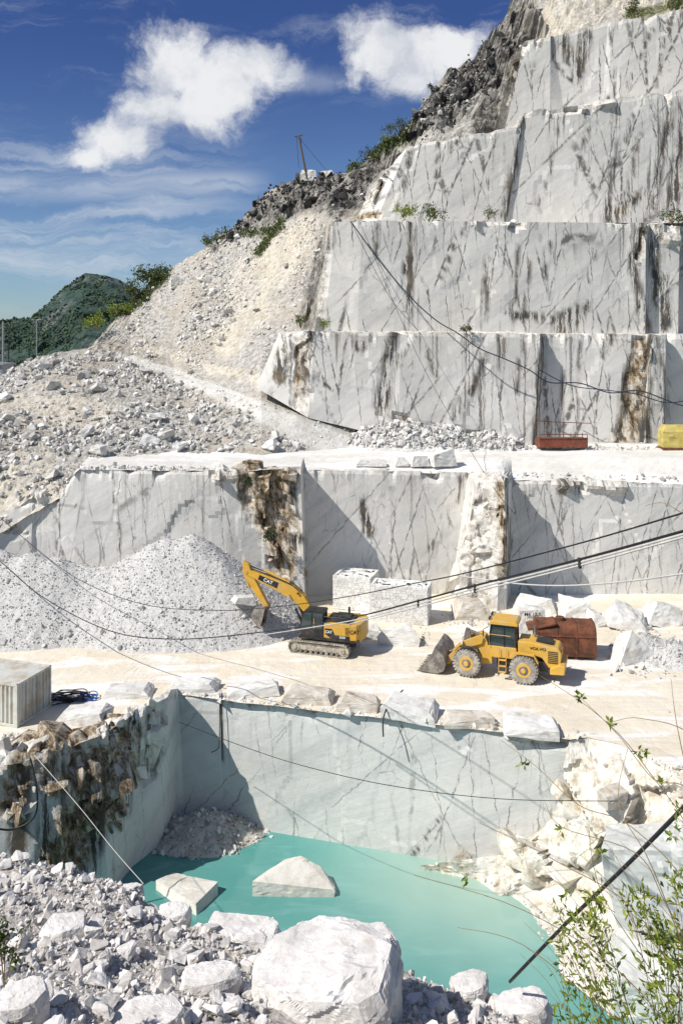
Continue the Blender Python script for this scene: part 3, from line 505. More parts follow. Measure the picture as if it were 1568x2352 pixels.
E=[(130,245,1610,1668,'tilted pale slab below the container at the pit edge',1.5,-.1,0,(0,-.15)),(232,350,1570,1606,'flat slab beside the coiled hoses at the pit edge',1.6,0,1,(0,0)),(380,500,1562,1592,'long thin slab above the pit corner',1.3,0,2,(0,0)),
(516,642,1556,1602,'white slab with pointed right end, third along the pit edge',1.5,.12,3,(0,-.06)),(646,765,1566,1620,'squarish pitted block in the middle of the pit edge row',1.5,-.08,4,(0,0)),(772,870,1580,1637,'yellowish wedge block left of the hanging black hose',1.3,-.15,5,(0,.08)),
(876,1012,1588,1657,'large peaked white block over the hanging hose',1.7,-.2,6,(0,.1)),(1020,1140,1620,1672,'brown stained block second from the right on the pit edge',1.5,0,7,(0,0)),(1160,1290,1633,1695,'bright white block at the right end of the pit edge row',1.7,-.12,8,(0,.06))]
for x0,x1,t,bb,lb,dp,rr,sd,tl in E: mblock(x0,x1,t,bb,lb,0,dp,rr,sd,'blockc' if sd in(5,7,4) else 'block',tilt=tl,taper=.16,amp=.03,minh=.6)
for x0,x1,t,bb,lb,sd in [(475,527,1056,1083,'grey block at the left of the terrace edge',20),(527,572,1053,1084,'dark flecked block beside another near the terrace edge',21),(816,888,1050,1080,'wide low block on the terrace edge above the shadowed recess',22),(905,940,1052,1078,'small block left of a long one on the terrace edge',23),(938,988,1050,1079,'long white block on the middle of the terrace edge',24),(986,1052,1040,1086,'tall angular block leaning at the terrace edge',25)]:
    mblock(x0,x1,t,bb,lb,10.55,1.2,.1*(sd-22),sd,'blockc' if sd==21 else 'block',taper=.3,Yo=66.4 if sd<22 else 69.9,minh=1.1 if sd==25 else .85)
for x0,x1,t,bb,lb,sd,dp,mk in [(1182,1290,1352,1412,'wide flat marble slab behind the loader cab',30,2.2,'block'),(1290,1356,1350,1428,'tall marble block above the rusty tank',31,1.8,'block'),(1352,1400,1388,1440,'grey marble block right of the rusty tank',32,1.8,'block'),(1395,1500,1368,1450,'big tilted marble slab at the right of the quarry floor',33,2.2,'block'),(1480,1568,1365,1440,'marble slab leaning at the right border behind the gravel',34,2.,'block'),
   (1405,1520,1425,1528,'large pyramid shaped white boulder in front of the right gravel pile',35,2.0,'block'),(870,966,1425,1483,'large white boulder between the excavator and the loader',36,1.4,'block'),(828,874,1418,1468,'smaller boulder touching the end of the stone stack',37,1.,'block'),(655,690,1398,1432,'white block just behind the excavator boom',39,1.2,'block'),(528,585,1352,1388,'white block on top of the gravel pile behind the bucket',40,1.0,'block'),(508,560,1392,1432,'block half buried left of the excavator bucket',41,1.,'block'),(600,655,1372,1425,'white block right of the excavator bucket',42,1.2,'block'),(1040,1130,1345,1425,'pale boulder at the foot of the rough pillar',43,2.,'blockc')]:
    zz={40:2.6,41:.6}.get(sd,0)
    mblock(x0,x1,t,bb,lb,zz,dp,.2*((sd%3)-1)+(.4 if sd==40 else 0),sd,mk,taper=.55 if sd==35 else .3,amp=.04,tilt=(0,.2 if sd in(33,34,40) else 0),minh=.7)
mk_=mblock(1190,1252,1380,1455,'upright marble block with black painted marks behind the loader',0,1.4,0,38)
text('painted_mark','M6 12,3',.36,mk_,(0,-.78,1.45),(math.radians(90),0,0),M['black'])
rocks('floor_rubble',np.array([list(P(x,y,(H)*F/(y-HY))) for x,y in [(rng.uniform(1180,1400),rng.uniform(1400,1440)) for _ in range(60)]+[(rng.uniform(820,1000),rng.uniform(1440,1490)) for _ in range(60)]+[(rng.uniform(480,700),rng.uniform(1425,1480)) for _ in range(160)]+[(rng.uniform(1000,1160),rng.uniform(1405,1440)) for _ in range(80)]+[(rng.uniform(1400,1600),rng.uniform(1440,1560)) for _ in range(150)]]),.12,.6,'rub','small broken stones between the blocks on the quarry floor','rubble',2.,0)
mblock(688,728,394,414,'left white block at the foot of the leaning pole',P(0,414,112).z,2.,0,60,Yo=112,minh=1.3); mblock(732,766,395,413,'right white block near the leaning pole',P(0,413,112).z,2.,0,61,Yo=112,minh=1.3)
mblock(388,424,636,664,'lone square white block on the scree shoulder',P(0,662,116).z,2.,.3,62,Yo=116,minh=1.8)
def bigblock(c,d,rzv,seed,label,mk='pitb',tilt=(0,0)):
    r=np.random.default_rng(seed); pts=[np.array([sx*d[0]/2,sy*d[1]/2,sz*d[2]])*(1-r.uniform(0,.28,3)) for sx in(-1,1) for sy in(-1,1) for sz in(0,.7,1)]
    V,T=hull(pts,4,.03,seed); o=mesh_np('marble_block',V,T,M[mk]); o.location=c; o.rotation_euler=(tilt[0],tilt[1],rzv); return tag(o,label,'stone block')
M['pitb']=rock_mat('cool_marble',(.48,.49,.46),(.62,.63,.60),(.72,.72,.69),.5,jit=False,vein=(.42,.40,.34))
bigblock(P(1500,2100,37.8),(4.2,3.,3.8),-.25,5,'large pale cut marble block below the twigs on the right bank',tilt=(0,-.12)); bigblock(P(1500,2330,35.4),(4.,3,2.6),-.3,6,'half drowned cut block at the right shore',tilt=(0,.05))
bigblock(P(1405,1850,39.8),(1.2,1,.9),.3,7,'small cream block perched on the right bank','blockc')
M['slab']=rock_mat('wet_cream_slab',(.50,.47,.41),(.66,.635,.58),(.74,.72,.68),.8,jit=False,vein=(.5,.45,.37))
def slab(base,topp,label,z=-7.5):
    loc=GZ(*base[0],z); b_=[GZ(x,y,z)-loc for x,y in base]; t_=[P(x,y,Yy)-loc for x,y,Yy in topp]
    V,T=hull([tuple(p+Vector((0,0,-1))) for p in b_]+[tuple(p) for p in t_],4,.015,3); o=mesh_np('marble_block',V,T,M['slab']); o.location=loc; tag(o,label,'stone block')
slab([(580,2060),(765,2060),(775,2028),(590,2030)],[(580,2024,42.3),(768,2044,42.2),(768,2030,43),(736,1990,43.4),(690,1966,43.6),(655,1974,43.6),(600,2008,43.2)],'peaked white slab floating alone in the turquoise pool')
slab([(358,2066),(455,2116),(500,2068),(400,2030)],[(358,2022,43),(450,2076,41),(500,2026,42.6),(398,2004,44)],'flat tilted slab in the pool beside the foreground rubble')
# ---------- stone stacks
def stack(name,c,w,d,h,rzv,label,seed):
    r=np.random.default_rng(seed); root=empty(name,c,rzv,label,'stone wall'); mb=MB()
    mb.box((0,0,h/2),(w-.16,d-.16,h-.06)); z=0
    while z<h-.05:
        hh=r.uniform(.13,.2)
        for side in range(4):
            L=w if side%2==0 else d; x=-L/2
            while x<L/2-.05:
                ww=min(r.uniform(.16,.5),L/2-x); o_=(d/2 if side%2==0 else w/2)-.09+r.uniform(0,.03)
                cx=x+ww/2; p=[(cx,-o_),(o_,cx),(cx,o_),(-o_,cx)][side]; s_=(ww*.95,.2) if side%2==0 else (.2,ww*.95)
                mb.box((p[0],p[1],z+hh/2),(s_[0],s_[1],hh*.93),Euler((r.uniform(-.03,.03),r.uniform(-.03,.03),r.uniform(-.04,.04))).to_matrix()); x+=ww
        z+=hh
    for _ in range(int(w*d*5)): mb.box((r.uniform(-w/2+.15,w/2-.15),r.uniform(-d/2+.15,d/2-.15),h-.02),(r.uniform(.2,.4),r.uniform(.2,.35),.12),Euler((0,0,r.uniform(0,3))).to_matrix())
    mb.build('stone_courses',M['stk'],root); return root
M['stk']=rock_mat('stacked_stone',(.60,.58,.54),(.74,.73,.70),(.82,.815,.80),2.)
stack('dry_stone_stack',Vector((P(812,1400,65.5).x+.2,66.0,0)),3.0,2.6,2.5,-.3,'farther stack of small white stones behind the excavator',1)
stack('dry_stone_wall',(4.5,62.6,0),4.3,1.9,2.65,-.25,'longer nearer wall of small white stones right of the excavator',2)
# ---------- excavator
ex=empty('excavator',(-1.15,56.45,0.),math.radians(163),'yellow and black tracked excavator with raised boom beside the gravel pile','excavator'); ex.scale=(.95,.95,.95)
for sy in (1,-1):
    y0=sy*1.2; mb=MB(); r=.42; L=1.78; per=2*math.pi*r+4*L; n=46
    for k in range(n):
        s=k/n*per
        if s<2*L: c=(-L+s,.05); a=0
        elif s<2*L+math.pi*r: t=(s-2*L)/r; c=(L+r*math.sin(t),.47-r*math.cos(t)); a=-t
        elif s<4*L+math.pi*r: c=(L-(s-2*L-math.pi*r),.89); a=math.pi
        else: t=(s-4*L-math.pi*r)/r; c=(-L-r*math.sin(t),.47+r*math.cos(t)); a=math.pi-t
        R=Euler((0,a,0)).to_matrix(); mb.box((c[0],y0,c[1]),(.19,.6,.05),R); q=R@Vector((0,0,-.045)); mb.box((c[0]+q.x,y0,c[1]+q.z),(.035,.6,.05),R)
    tr=mb.build('track',M['track'],ex)
    mb=MB(); mb.prism([(-1.9,.25),(1.9,.25),(1.9,.68),(1.5,.74),(-1.5,.74),(-1.9,.68)],y0-.13,y0+.13); mb.build('track_frame',M['track'],tr,.02)
    for k in range(8): MB().cyl((-1.35+k*.385,y0-.2,.2),(-1.35+k*.385,y0+.2,.2),.12).build('roller',M['steel'],tr)
    for x in (-L,L): MB().cyl((x,y0-.16,.47),(x,y0+.16,.47),.36,seg=20).cyl((x,y0-.24,.47),(x,y0+.24,.47),.16).build('drive_wheel',M['track'],tr)
MB().box((0,0,.62),(2.2,2.0,.35)).cyl((0,0,.75),(0,0,1.1),.72,seg=24).build('undercarriage',M['steel'],ex,.03)
MB().box((-.7,0,1.18),(4.4,2.7,.2)).build('platform',M['black'],ex,.03)
MB().prism([(-2.35,1.28),(-.38,1.28),(-.38,2.25),(-.6,2.38),(-2.3,2.38),(-2.35,2.3)],-.1,1.36).prism([(-2.35,1.28),(.9,1.28),(.9,1.75),(.4,2.1),(-.4,2.25),(-2.3,2.38)],-1.36,-.55).build('engine_housing',M['yellow'],ex,.04)
MB().box((-1.35,.25,2.42),(1.9,1.9,.1)).box((-1.5,.1,2.55),(1.1,1.0,.2)).build('hood_cover',M['black'],ex,.03)
MB().cyl((-1.7,-.5,2.4),(-1.7,-.5,3.0),.08).build('exhaust',M['black'],ex)
MB().prism([(-2.3,-1.36),(-2.3,1.36),(-2.75,1.3),(-3.0,.9),(-3.1,0),(-3.0,-.9),(-2.75,-1.3)],1.1,2.35,'z').build('counterweight',M['yellow'],ex,.09)
MB().prism([(-2.28,1.3),(-.9,1.3),(-.5,1.55),(-2.28,1.55)],1.365,1.372).prism([(-1.2,1.55),(-.5,1.55),(-.45,1.95),(-1.0,1.95)],1.365,1.372).build('side_stripe',M['black'],ex)
mb=MB()
for k in range(6): mb.box((-2.1,1.37,1.65+k*.09),(.3,.02,.035))
mb.build('side_vent',M['black'],ex)
MB().prism([(-.45,1.3),(-.38,1.25),(1.3,1.25),(1.3,1.32),(-.45,1.32)],.3,1.4).build('step',M['black'],ex)
cab=MB().prism([(-.35,1.3),(1.35,1.3),(1.45,1.75),(1.42,1.85),(-.35,1.85)],.35,1.36).build('cab',M['black'],ex,.03)
mb=MB()
for (a,c) in [((-.3,1.85),(-.3,3.0)),((.55,1.85),(.5,3.0)),((1.42,1.85),(1.1,3.0))]:
    for y in (.39,1.32): mb.tube([(a[0],y,a[1]),(c[0],y,c[1])],.045,4)
mb.prism([(-.4,2.98),(1.12,2.98),(1.0,3.1),(-.3,3.12)],.33,1.38); mb.build('cab_frame',M['black'],cab,.02)
MB().prism([(-.28,1.86),(1.38,1.86),(1.08,2.97),(-.28,2.97)],.4,1.31).build('window',M['glass'],cab)
MB().box((.35,1.34,2.1),(.04,.03,.9)).build('handrail',M['yellow'],cab)
def boomp(c,w):
    up=[];dn=[]
    for i,(x,z) in enumerate(c):
        a=c[max(i-1,0)];d=c[min(i+1,len(c)-1)];dx,dz=d[0]-a[0],d[1]-a[1];l=math.hypot(dx,dz);up.append((x-dz/l*w[i],z+dx/l*w[i]));dn.append((x+dz/l*w[i],z-dx/l*w[i]))
    return up+dn[::-1]
bc=[(.75,1.85),(1.15,2.65),(1.75,3.38),(2.5,3.9),(3.4,4.25),(4.7,4.7),(6.0,5.1)]
bo=MB().prism(boomp(bc,[.18,.32,.40,.43,.38,.30,.18]),-.3,.24).cyl((6,-.34,5.1),(6,.28,5.1),.14).cyl((.75,-.4,1.85),(.75,.35,1.85),.16).build('boom',M['yellow'],ex,.02)
MB().prism(boomp([(3.5,4.3),(5.0,4.8)],[.22,.18]),.245,.252).build('boom_panel',M['black'],bo)
text('lettering','CAT',.34,bo,(4.25,.26,4.55),(math.radians(90),math.radians(18),math.radians(180)),M['white'],1.1)
for y in (-.40,.34):
    h=MB().cyl((1.35,y,1.35),(2.1,y,2.8),.10).build('hydraulic_cylinder',M['black'],bo); MB().cyl((2.1,y,2.8),(2.6,y,3.75),.055).build('piston_rod',M['chrome'],h)
h=MB().cyl((2.7,-.03,4.5),(4.7,-.03,5.3),.10).build('hydraulic_cylinder',M['yellow'],bo); MB().cyl((4.7,-.03,5.3),(6.15,-.03,5.75),.055).build('piston_rod',M['chrome'],h)
MB().tube(spline([(1.2,.1,3.2),(1.9,.1,4.0),(2.7,.1,4.5),(4,.1,4.9),(5.8,.1,5.4)]),.035).tube(spline([(1.2,-.15,3.25),(1.9,-.15,4.05),(2.7,-.15,4.55),(4,-.15,4.95),(5.8,-.15,5.45)]),.035).build('hose',M['cable'],bo)
st=MB().prism([(6.3,5.85),(5.85,5.7),(5.5,4.8),(4.3,2.75),(4.42,2.58),(4.68,2.62),(6.0,4.5),(6.3,5.2)],-.22,.16).build('stick',M['yellow'],ex,.02)
h=MB().cyl((6.35,-.03,5.2),(5.85,-.03,3.9),.09).build('hydraulic_cylinder',M['yellow'],st); MB().cyl((5.85,-.03,3.9),(5.3,-.03,3.0),.05).build('piston_rod',M['chrome'],h)
MB().tube([(5.3,.1,3.0),(4.8,.1,3.15)],.06,5).tube([(5.3,-.16,3.0),(4.8,-.16,3.15)],.06,5).tube([(5.3,-.03,3.0),(5.2,-.03,2.55)],.07,5).build('bucket_link',M['steel'],st)
mb=MB(); pf=[(4.35,2.75),(5.2,2.6),(5.45,2.15),(5.4,1.7),(5.05,1.35),(4.75,1.25)]; pi=[(5.0,1.42),(5.28,1.75),(5.32,2.1),(5.1,2.45),(4.45,2.55)]
mb.prism(pf+[(4.85,1.35)]+pi,-.55,.5).prism(pf,-.57,-.51).prism(pf,.46,.52); bu=mb.build('bucket',M['steel'],ex,.015)
for k in range(5): MB().prism([(4.95,1.33),(4.85,1.4),(4.5,1.15)],-.53+k*.24,-.45+k*.24).build('tooth',M['steel'],bu)
for y in (.35,-.4): MB().box((1.9,y,3.9),(.14,.1,.12)).build('work_lamp',M['black'],ex)
T90=(math.radians(90),0,math.radians(180))
text('lettering','CAT',.26,ex,(-.75,1.378,1.72),T90,M['white']); text('lettering','323D',.2,ex,(-1.75,1.378,1.43),T90,M['white'])
text('lettering','CAT',.36,ex,(-2.62,1.34,1.85),(math.radians(90),0,math.radians(193)),M['black'])
MB().tube([(-.4,1.3,2.4),(-.4,1.3,2.75),(-2.2,1.3,2.75),(-2.2,1.3,2.4)],.02,5).build('guard_rail',M['black'],ex)
# ---------- loader
lo=empty('wheel_loader',(9.85,52.2,0.),math.radians(160.5),'yellow wheel loader with lowered bucket beside the rusty tank','loader')
def wheel(x,sy):
    y=sy*1.02; w=MB().cyl((x,y-.3,.86),(x,y+.3,.86),.8,seg=32).build('wheel',M['rubber'],lo,.06)
    mb=MB()
    for k in range(26):
        a=2*math.pi*k/26
        for s_ in (-1,1):
            aa=a+s_*.06; mb.box((x+.81*math.cos(aa),y+s_*.155,.86+.81*math.sin(aa)),(.12,.30,.11),Euler((0,-aa,0)).to_matrix()@Euler((s_*.5,0,0)).to_matrix())
    mb.build('tyre_tread',M['rubber'],w)
    o=y+sy*.3; MB().cyl((x,y-.31*sy,.86),(x,o+.012*sy,.86),.44,seg=24).build('rim',M['lyellow'],w,.01); MB().cyl((x,o,.86),(x,o+.04*sy,.86),.3,.26,seg=20).build('rim_dish',M['steel'],w); MB().cyl((x,o,.86),(x,o+.1*sy,.86),.17,.13,seg=16).build('hub',M['lyellow'],w)
for x in (1.75,-1.75):
    for sy in (1,-1): wheel(x,sy)
MB().box((-2.1,0,.95),(3.6,1.1,.6)).box((-.25,0,1.),(.5,.8,.9)).cyl((-1.75,-1,.86),(-1.75,1,.86),.22).build('rear_frame',M['black'],lo,.03)
MB().prism([(.3,.7),(2.1,.6),(2.2,1.2),(1.7,1.9),(1.1,2.35),(.75,2.35),(.3,1.5)],-.45,.45).cyl((1.75,-1,.86),(1.75,1,.86),.22).build('front_frame',M['lyellow'],lo,.03)
MB().prism([(-1.35,1.3),(-1.35,2.45),(-2.2,2.45),(-3.75,2.25),(-3.95,2.0),(-3.9,1.1),(-3.2,1.0),(-2.8,1.55),(-2.0,1.75),(-1.6,1.6)],-.78,.78).build('engine_hood',M['lyellow'],lo,.06)
MB().box((-2.9,0,2.42),(1.0,.9,.12)).build('hood_grille',M['black'],lo,.02)
mb=MB()
for k in range(7): mb.box((-3.45,.79,1.35+k*.11),(.6,.03,.05))
mb.build('side_grille',M['black'],lo)
MB().prism([(-3.3,.75),(-4.15,.8),(-4.2,1.35),(-3.9,1.4),(-3.3,1.1)],-1.15,1.15).build('counterweight',M['lyellow'],lo,.05)
MB().cyl((-2.25,-.4,2.4),(-2.25,-.4,3.15),.07).build('exhaust',M['steel'],lo)
cb=MB().prism([(-1.25,1.25),(.35,1.25),(.55,1.75),(.5,1.95),(-1.25,1.95)],-.72,.72).build('cab',M['lyellow'],lo,.04)
MB().prism([(-1.2,1.96),(.46,1.96),(.28,3.3),(-1.15,3.3)],-.66,.66).build('window',M['glass'],cb)
mb=MB()
for y in (-.68,.68):
    for a,c in [((-1.2,1.95),(-1.15,3.3)),((.48,1.95),(.3,3.3)),((-.5,1.95),(-.48,3.3))]: mb.tube([(a[0],y,a[1]),(c[0],y,c[1])],.05,4)
mb.build('cab_frame',M['black'],cb)
MB().prism([(-1.35,3.3),(.45,3.3),(.38,3.48),(.2,3.56),(-1.2,3.56),(-1.35,3.45)],-.8,.8).build('cab_roof',M['lyellow'],cb,.04)
for y in (-.6,-.35,.35,.6): MB().box((.42,y,3.6),(.1,.18,.13)).build('work_lamp',M['black'],cb)
MB().tube([(.5,.7,3.1),(.75,1.0,3.0),(.75,1.0,2.7)],.02,5).box((.75,1.02,2.75),(.05,.18,.35)).build('mirror',M['black'],cb)
MB().tube([(-.2,1.0,.5),(-.2,.85,1.9)],.025,5).tube([(-.65,1.0,.5),(-.65,.85,1.9)],.025,5).box((-.42,1.0,.5),(.45,.2,.04)).box((-.42,.96,.85),(.45,.2,.04)).box((-.42,.9,1.2),(.45,.2,.04)).tube([(.4,.8,1.9),(.4,.85,2.7),(-.9,.85,2.7)],.02,5).build('ladder',M['lyellow'],lo)
for x,x0,x1 in ((1.75,.85,2.5),(-1.75,-2.6,-.85)):
    for sy in (1,-1): MB().prism([(x0,1.35),(x0+.25,1.8),(x1-.3,1.82),(x1,1.5),(x1-.02,1.55),(x1-.33,1.88),(x0+.22,1.86),(x0-.05,1.38)],sy*1.32-.28*(sy>0)-.0,sy*1.32+.28*(sy<0)).build('fender',M['lyellow'] if x<0 else M['black'],lo)
for y in (.5,-.5): MB().prism([(.8,2.3),(1.15,2.4),(2.1,1.95),(3.1,.85),(3.25,.45),(3.0,.38),(2.6,.85),(1.9,1.55),(.9,1.95)],y-.1,y+.1).build('lift_arm',M['lyellow'],lo,.02)
for y in (.33,-.33):
    h=MB().cyl((.9,y,1.1),(1.7,y,1.35),.09).build('hydraulic_cylinder',M['black'],lo); MB().cyl((1.7,y,1.35),(2.3,y,1.5),.05).build('piston_rod',M['chrome'],h)
MB().prism([(1.6,1.85),(1.8,2.6),(2.0,2.65),(2.1,2.3),(2.2,1.3),(2.0,1.3)],-.12,.12).cyl((.95,0,2.25),(1.8,0,2.5),.1).cyl((2.1,0,1.4),(3.1,0,1.0),.07).build('tilt_linkage',M['steel'],lo)
bp=[(4.65,.06),(3.5,.04),(3.15,.25),(3.02,.7),(3.15,1.15),(3.5,1.5),(3.75,1.62)]; bi_=[(3.78,1.55),(3.55,1.42),(3.25,1.1),(3.14,.7),(3.25,.33),(3.55,.14),(4.6,.12)]
sd_=[(4.65,.06),(3.5,.04),(3.15,.25),(3.02,.7),(3.15,1.15),(3.5,1.5),(3.75,1.62),(3.95,1.1)]
bk_=MB().prism(bp+bi_,-1.45,1.45).prism(sd_,1.42,1.48).prism(sd_,-1.48,-1.42).build('bucket',M['steel'],lo,.015)
for k in range(8): MB().prism([(4.6,.05),(4.6,.15),(4.9,.06)],-1.42+k*.39,-1.32+k*.39).build('tooth',M['steel'],bk_)
text('lettering','VOLVO',.22,lo,(-2.55,.80,2.1),T90,M['black'],1.35)
for y in (-.6,.6): MB().box((-3.93,y,2.05),(.08,.2,.14)).build('tail_lamp',M['rustred'],lo)
for y in (-.7,.7): MB().box((2.15,y,1.95),(.12,.2,.16)).build('headlamp',M['white'],lo)
# ---------- rusty tank
tk=empty('rusty_tank',P(1306,1500,54.2)+Vector((0,1.1,0)),-.10,'large rusty steel tank lying behind the loader','tank'); tk.location.z=0
sg=lambda v:math.copysign(abs(v)**.6,v)
pr=[(1.14*sg(math.cos(a)),1.2+1.14*sg(math.sin(a))) for a in [2*math.pi*(k+.5)/24 for k in range(24)]]
MB().prism(pr,-1.95,1.85,'x').build('shell',M['rust'],tk,.02)
mb=MB()
for x in (-1.9,-.65,.6,1.82): mb.prism([(a*1.035,(c-1.2)*1.035+1.2) for a,c in pr],x-.045,x+.045,'x')
mb.build('rib',M['rust'],tk); MB().cyl((-.3,0,2.3),(-.3,0,2.55),.3).build('hatch',M['rust'],tk,.02)
MB().prism([(-2.5,1.9),(-.7,2.35),(-.7,2.45),(-2.55,2.0)],-1.1,.4).build('bent_flap',M['rust'],tk)
MB().tube([(-1.95,-1.14,1.6),(1.85,-1.14,1.6)],.05).cyl((1.86,0,1.25),(1.98,0,1.25),.4).build('pipe',M['rust'],tk)
# ---------- red rusty basket on terrace
rb=empty('work_basket',P(1288,1028,76.8),.02,'rusty red open metal basket at the foot of the middle cliff','basket'); W_=4.5
MB().box((0,0,.5),(W_,1.5,.8)).build('tray',M['rustred'],rb,.02)
mb=MB()
for x in (-2.2,-1.1,0,1.1,2.2):
    for y in (-.73,.73): mb.tube([(x,y,.8),(x,y,2.5 if x<-1 else 1.3)],.035,5)
for y in (-.73,.73): mb.tube([(-2.2,y,2.5),(-1.1,y,2.5)],.035,5)
mb.tube([(-2.2,-.73,1.3),(2.2,-.73,1.3)],.04,5)
mb.tube([(-2.2,-.73,2.5),(2.6,-.6,2.3)],.035,5); mb.build('railing',M['rust'],rb)
MB().prism([(-2.25,.88),(2.25,.88),(2.2,1.0),(-2.2,.96)],-.76,-.80).build('rim',M['rust'],rb)
yb=empty('covered_crate',P(1562,1032,77),-.1,'yellow covered machine box at the right end of the terrace','crate')
V,T=hull([(x,y,z) for x in(-1.8,1.8) for y in(-.9,.9) for z in (0,1.7)]+[(x,y,2.25) for x in(-1.5,1.5) for y in(-.6,.6)],3,.03,4); mesh_np('cover',V,T,M['ytarp'],parent=yb)
MB().box((0,-.02,.12),(3.7,1.95,.24)).build('skid',M['rust'],yb,.02)
# ---------- container
ct=empty('shipping_container',GZ(40,1673),0,'weathered white shipping container at the left on the pit rim','container')
ct.rotation_euler=(0,0,math.atan2(.3,-.95)-math.pi)
def corr(L,n,d=.09):
    p=[];s=L/n
    for k in range(n): x=k*s; p+=[(x,0),(x+s*.3,0),(x+s*.5,d),(x+s*.8,d)]
    return p
Lx,Wy,Hc_=6.,2.9,2.35
mb=MB(); fpts=[(-Lx+x,y+.03) for x,y in corr(Lx,22)]+[(0,.03)]; mb.prism(fpts+[(0,.2),(-Lx,.2)],.12,Hc_-.1,'z'); mb.prism([(-.03-y_,x_) for x_,y_ in corr(Wy,10)]+[(-.03,Wy),(-.2,Wy),(-.2,0)],.12,Hc_-.1,'z')
mb.box((-Lx/2,Wy-.06,Hc_/2),(Lx,.06,Hc_-.2)); mb.build('side_panel',M['cont'],ct)
MB().box((-Lx/2,Wy/2,Hc_-.06),(Lx-.1,Wy-.1,.05)).build('roof',M['cont'],ct)
mb=MB()
for x in (-.06,-Lx+.06):
    for y in (.06,Wy-.06): mb.box((x,y,Hc_/2),(.13,.13,Hc_))
for z in (.08,Hc_-.06):
    for y in (.05,Wy-.05): mb.box((-Lx/2,y,z),(Lx,.1,.14))
    for x in (-.05,-Lx+.05): mb.box((x,Wy/2,z),(.1,Wy,.14))
mb.build('frame',M['cont'],ct,.01)
for y in (.7,1.2,1.7,2.2): MB().cyl((.03,y,.2),(.03,y,Hc_-.15),.02,seg=8).build('lock_bar',M['lamp'],ct)
def coil(name,c,label,mk,n,r0,seed):
    r=np.random.default_rng(seed); root=empty(name,c,0,label,'hose'); mb=MB()
    for k in range(n):
        a0=r.uniform(0,6); R_=r0*r.uniform(.6,1.1); cx,cy=r.uniform(-.3,.3,2); mb.tube([(cx+R_*math.cos(a0+t)*1.4,cy+R_*math.sin(a0+t)*.7,.05+.05*k+.05*math.sin(3*t)) for t in np.linspace(0,6,26)],.03,6)
    mb.build('hose_loops',M[mk],root)
coil('hose_coil',GZ(165,1606),'tangle of black hoses between container and slab','cable',7,.8,1); coil('hose_coil',GZ(205,1602),'bright blue coiled hose near the container','blue',4,.4,2); coil('hose_coil',GZ(135,1612),'loose black hose loop by the container corner','cable',3,.7,3)
# ---------- cables
def cable(name,pts,r,mk,label,cat='cable',off=(0,0,0),n=8,group=None):
    o=MB().tube([p+Vector(off) for p in spline([P(*p) for p in pts],n)],r,6).build(name,M[mk],smooth=True); return tag(o,label,cat,group)
K1=[(1720,1178,14),(1568,1220,15.5),(1330,1285,18.5),(1090,1345,23),(960,1380,27),(800,1420,33),(600,1452,42),(400,1468,48),(250,1448,52),(100,1372,57),(0,1288,60),(-60,1235,62)]
cable('overhead_cable',K1,.030,'cable','thick black cable sweeping from the right down past the excavator')
cable('overhead_cable',[(x,y+7,Yy) for x,y,Yy in K1[:7]],.024,'wcable','upper pale cable strapped under the thick black one')
cable('overhead_cable',[(x,y+14,Yy) for x,y,Yy in K1[:6]],.022,'wcable','lower pale cable strapped under the thick black one')
K2=[(1720,1130,16),(1568,1178,18),(1330,1248,22),(1060,1318,27),(940,1342,31),(800,1370,37),(650,1392,43),(500,1402,49),(330,1388,54),(180,1330,58),(60,1240,62),(-30,1160,66)]
cable('overhead_cable',K2,.022,'cable','thinner black cable passing above the excavator cab')
cable('overhead_cable',[(1720,1300,16),(1568,1318,17.5),(1440,1335,19.5),(1300,1345,22),(1180,1340,25),(1050,1322,28)],.022,'wcable','pale cable hanging low at the right over the blocks')
for t in [2,3,4]: tag(MB().box(P(*K1[t])+Vector((0,0,-.08)),(.06,.14,.22)).build('cable_clip',M['black']),'small black clip binding the sweeping cables','clip','clips on the overhead cables')
cable('steel_wire',[(410,1658,46),(560,1715,42),(700,1760,40),(900,1805,39),(1150,1835,39),(1420,1840,39)],.016,'cable','thin wire strung across the pit in front of the marble wall','wire')
cable('steel_wire',[(80,1735,39.5),(180,1850,37),(260,1950,35),(330,2030,32.5)],.014,'wcable','pale wire slanting down to the near rubble','wire')
cable('steel_wire',[(830,520,80),(960,820,75),(1110,1085,66),(1180,1180,62)],.02,'cable','thin wire dropping down across the upper cliffs','wire')
cable('black_pipe',[(1640,1780,17),(1568,1855,18.5),(1440,1985,21),(1300,2120,24),(1170,2255,27)],.05,'cable','thick black pipe slanting down to the near slope','pipe')
cable('draped_hose',[(805,508,81),(868,595,80),(940,680,79.5),(1000,735,79),(1050,765,78),(1100,800,77.5),(1160,825,77.3),(1215,850,77.2),(1260,878,77.2),(1330,880,77.2),(1400,902,77.2),(1470,898,77.2),(1568,932,77.2),(1640,930,77)],.06,'bcable','dark hose draped diagonally over the upper cliffs','hose')
cable('draped_hose',[(1235,848,77.6),(1310,885,77.5),(1390,896,77.5),(1460,905,77.5),(1530,925,77.5),(1600,915,77)],.05,'bcable','second dark hose hanging under the draped one at right','hose')
cable('draped_hose',[(805,508,81),(850,600,80.5),(900,690,80),(960,760,79)],.025,'cable','thin dark wire hanging down the upper face','wire')
cable('hanging_hose',[(925,1585,47.5),(895,1615,46.2),(880,1650,45.2),(880,1692,44.9)],.04,'cable','black hose hanging over the pit edge','hose')
cable('hanging_hose',[(70,1740,39.6),(85,1810,39.2),(80,1875,39.2),(30,1905,39.),(-20,1900,38.6)],.045,'cable','dark hose drooping on the shaded left rock','hose')
cable('hanging_hose',[(505,1596,48.4),(504,1700,48.3),(500,1720,48.2),(485,1728,48.2)],.025,'cable','short black hose end hanging near the pit corner','hose')
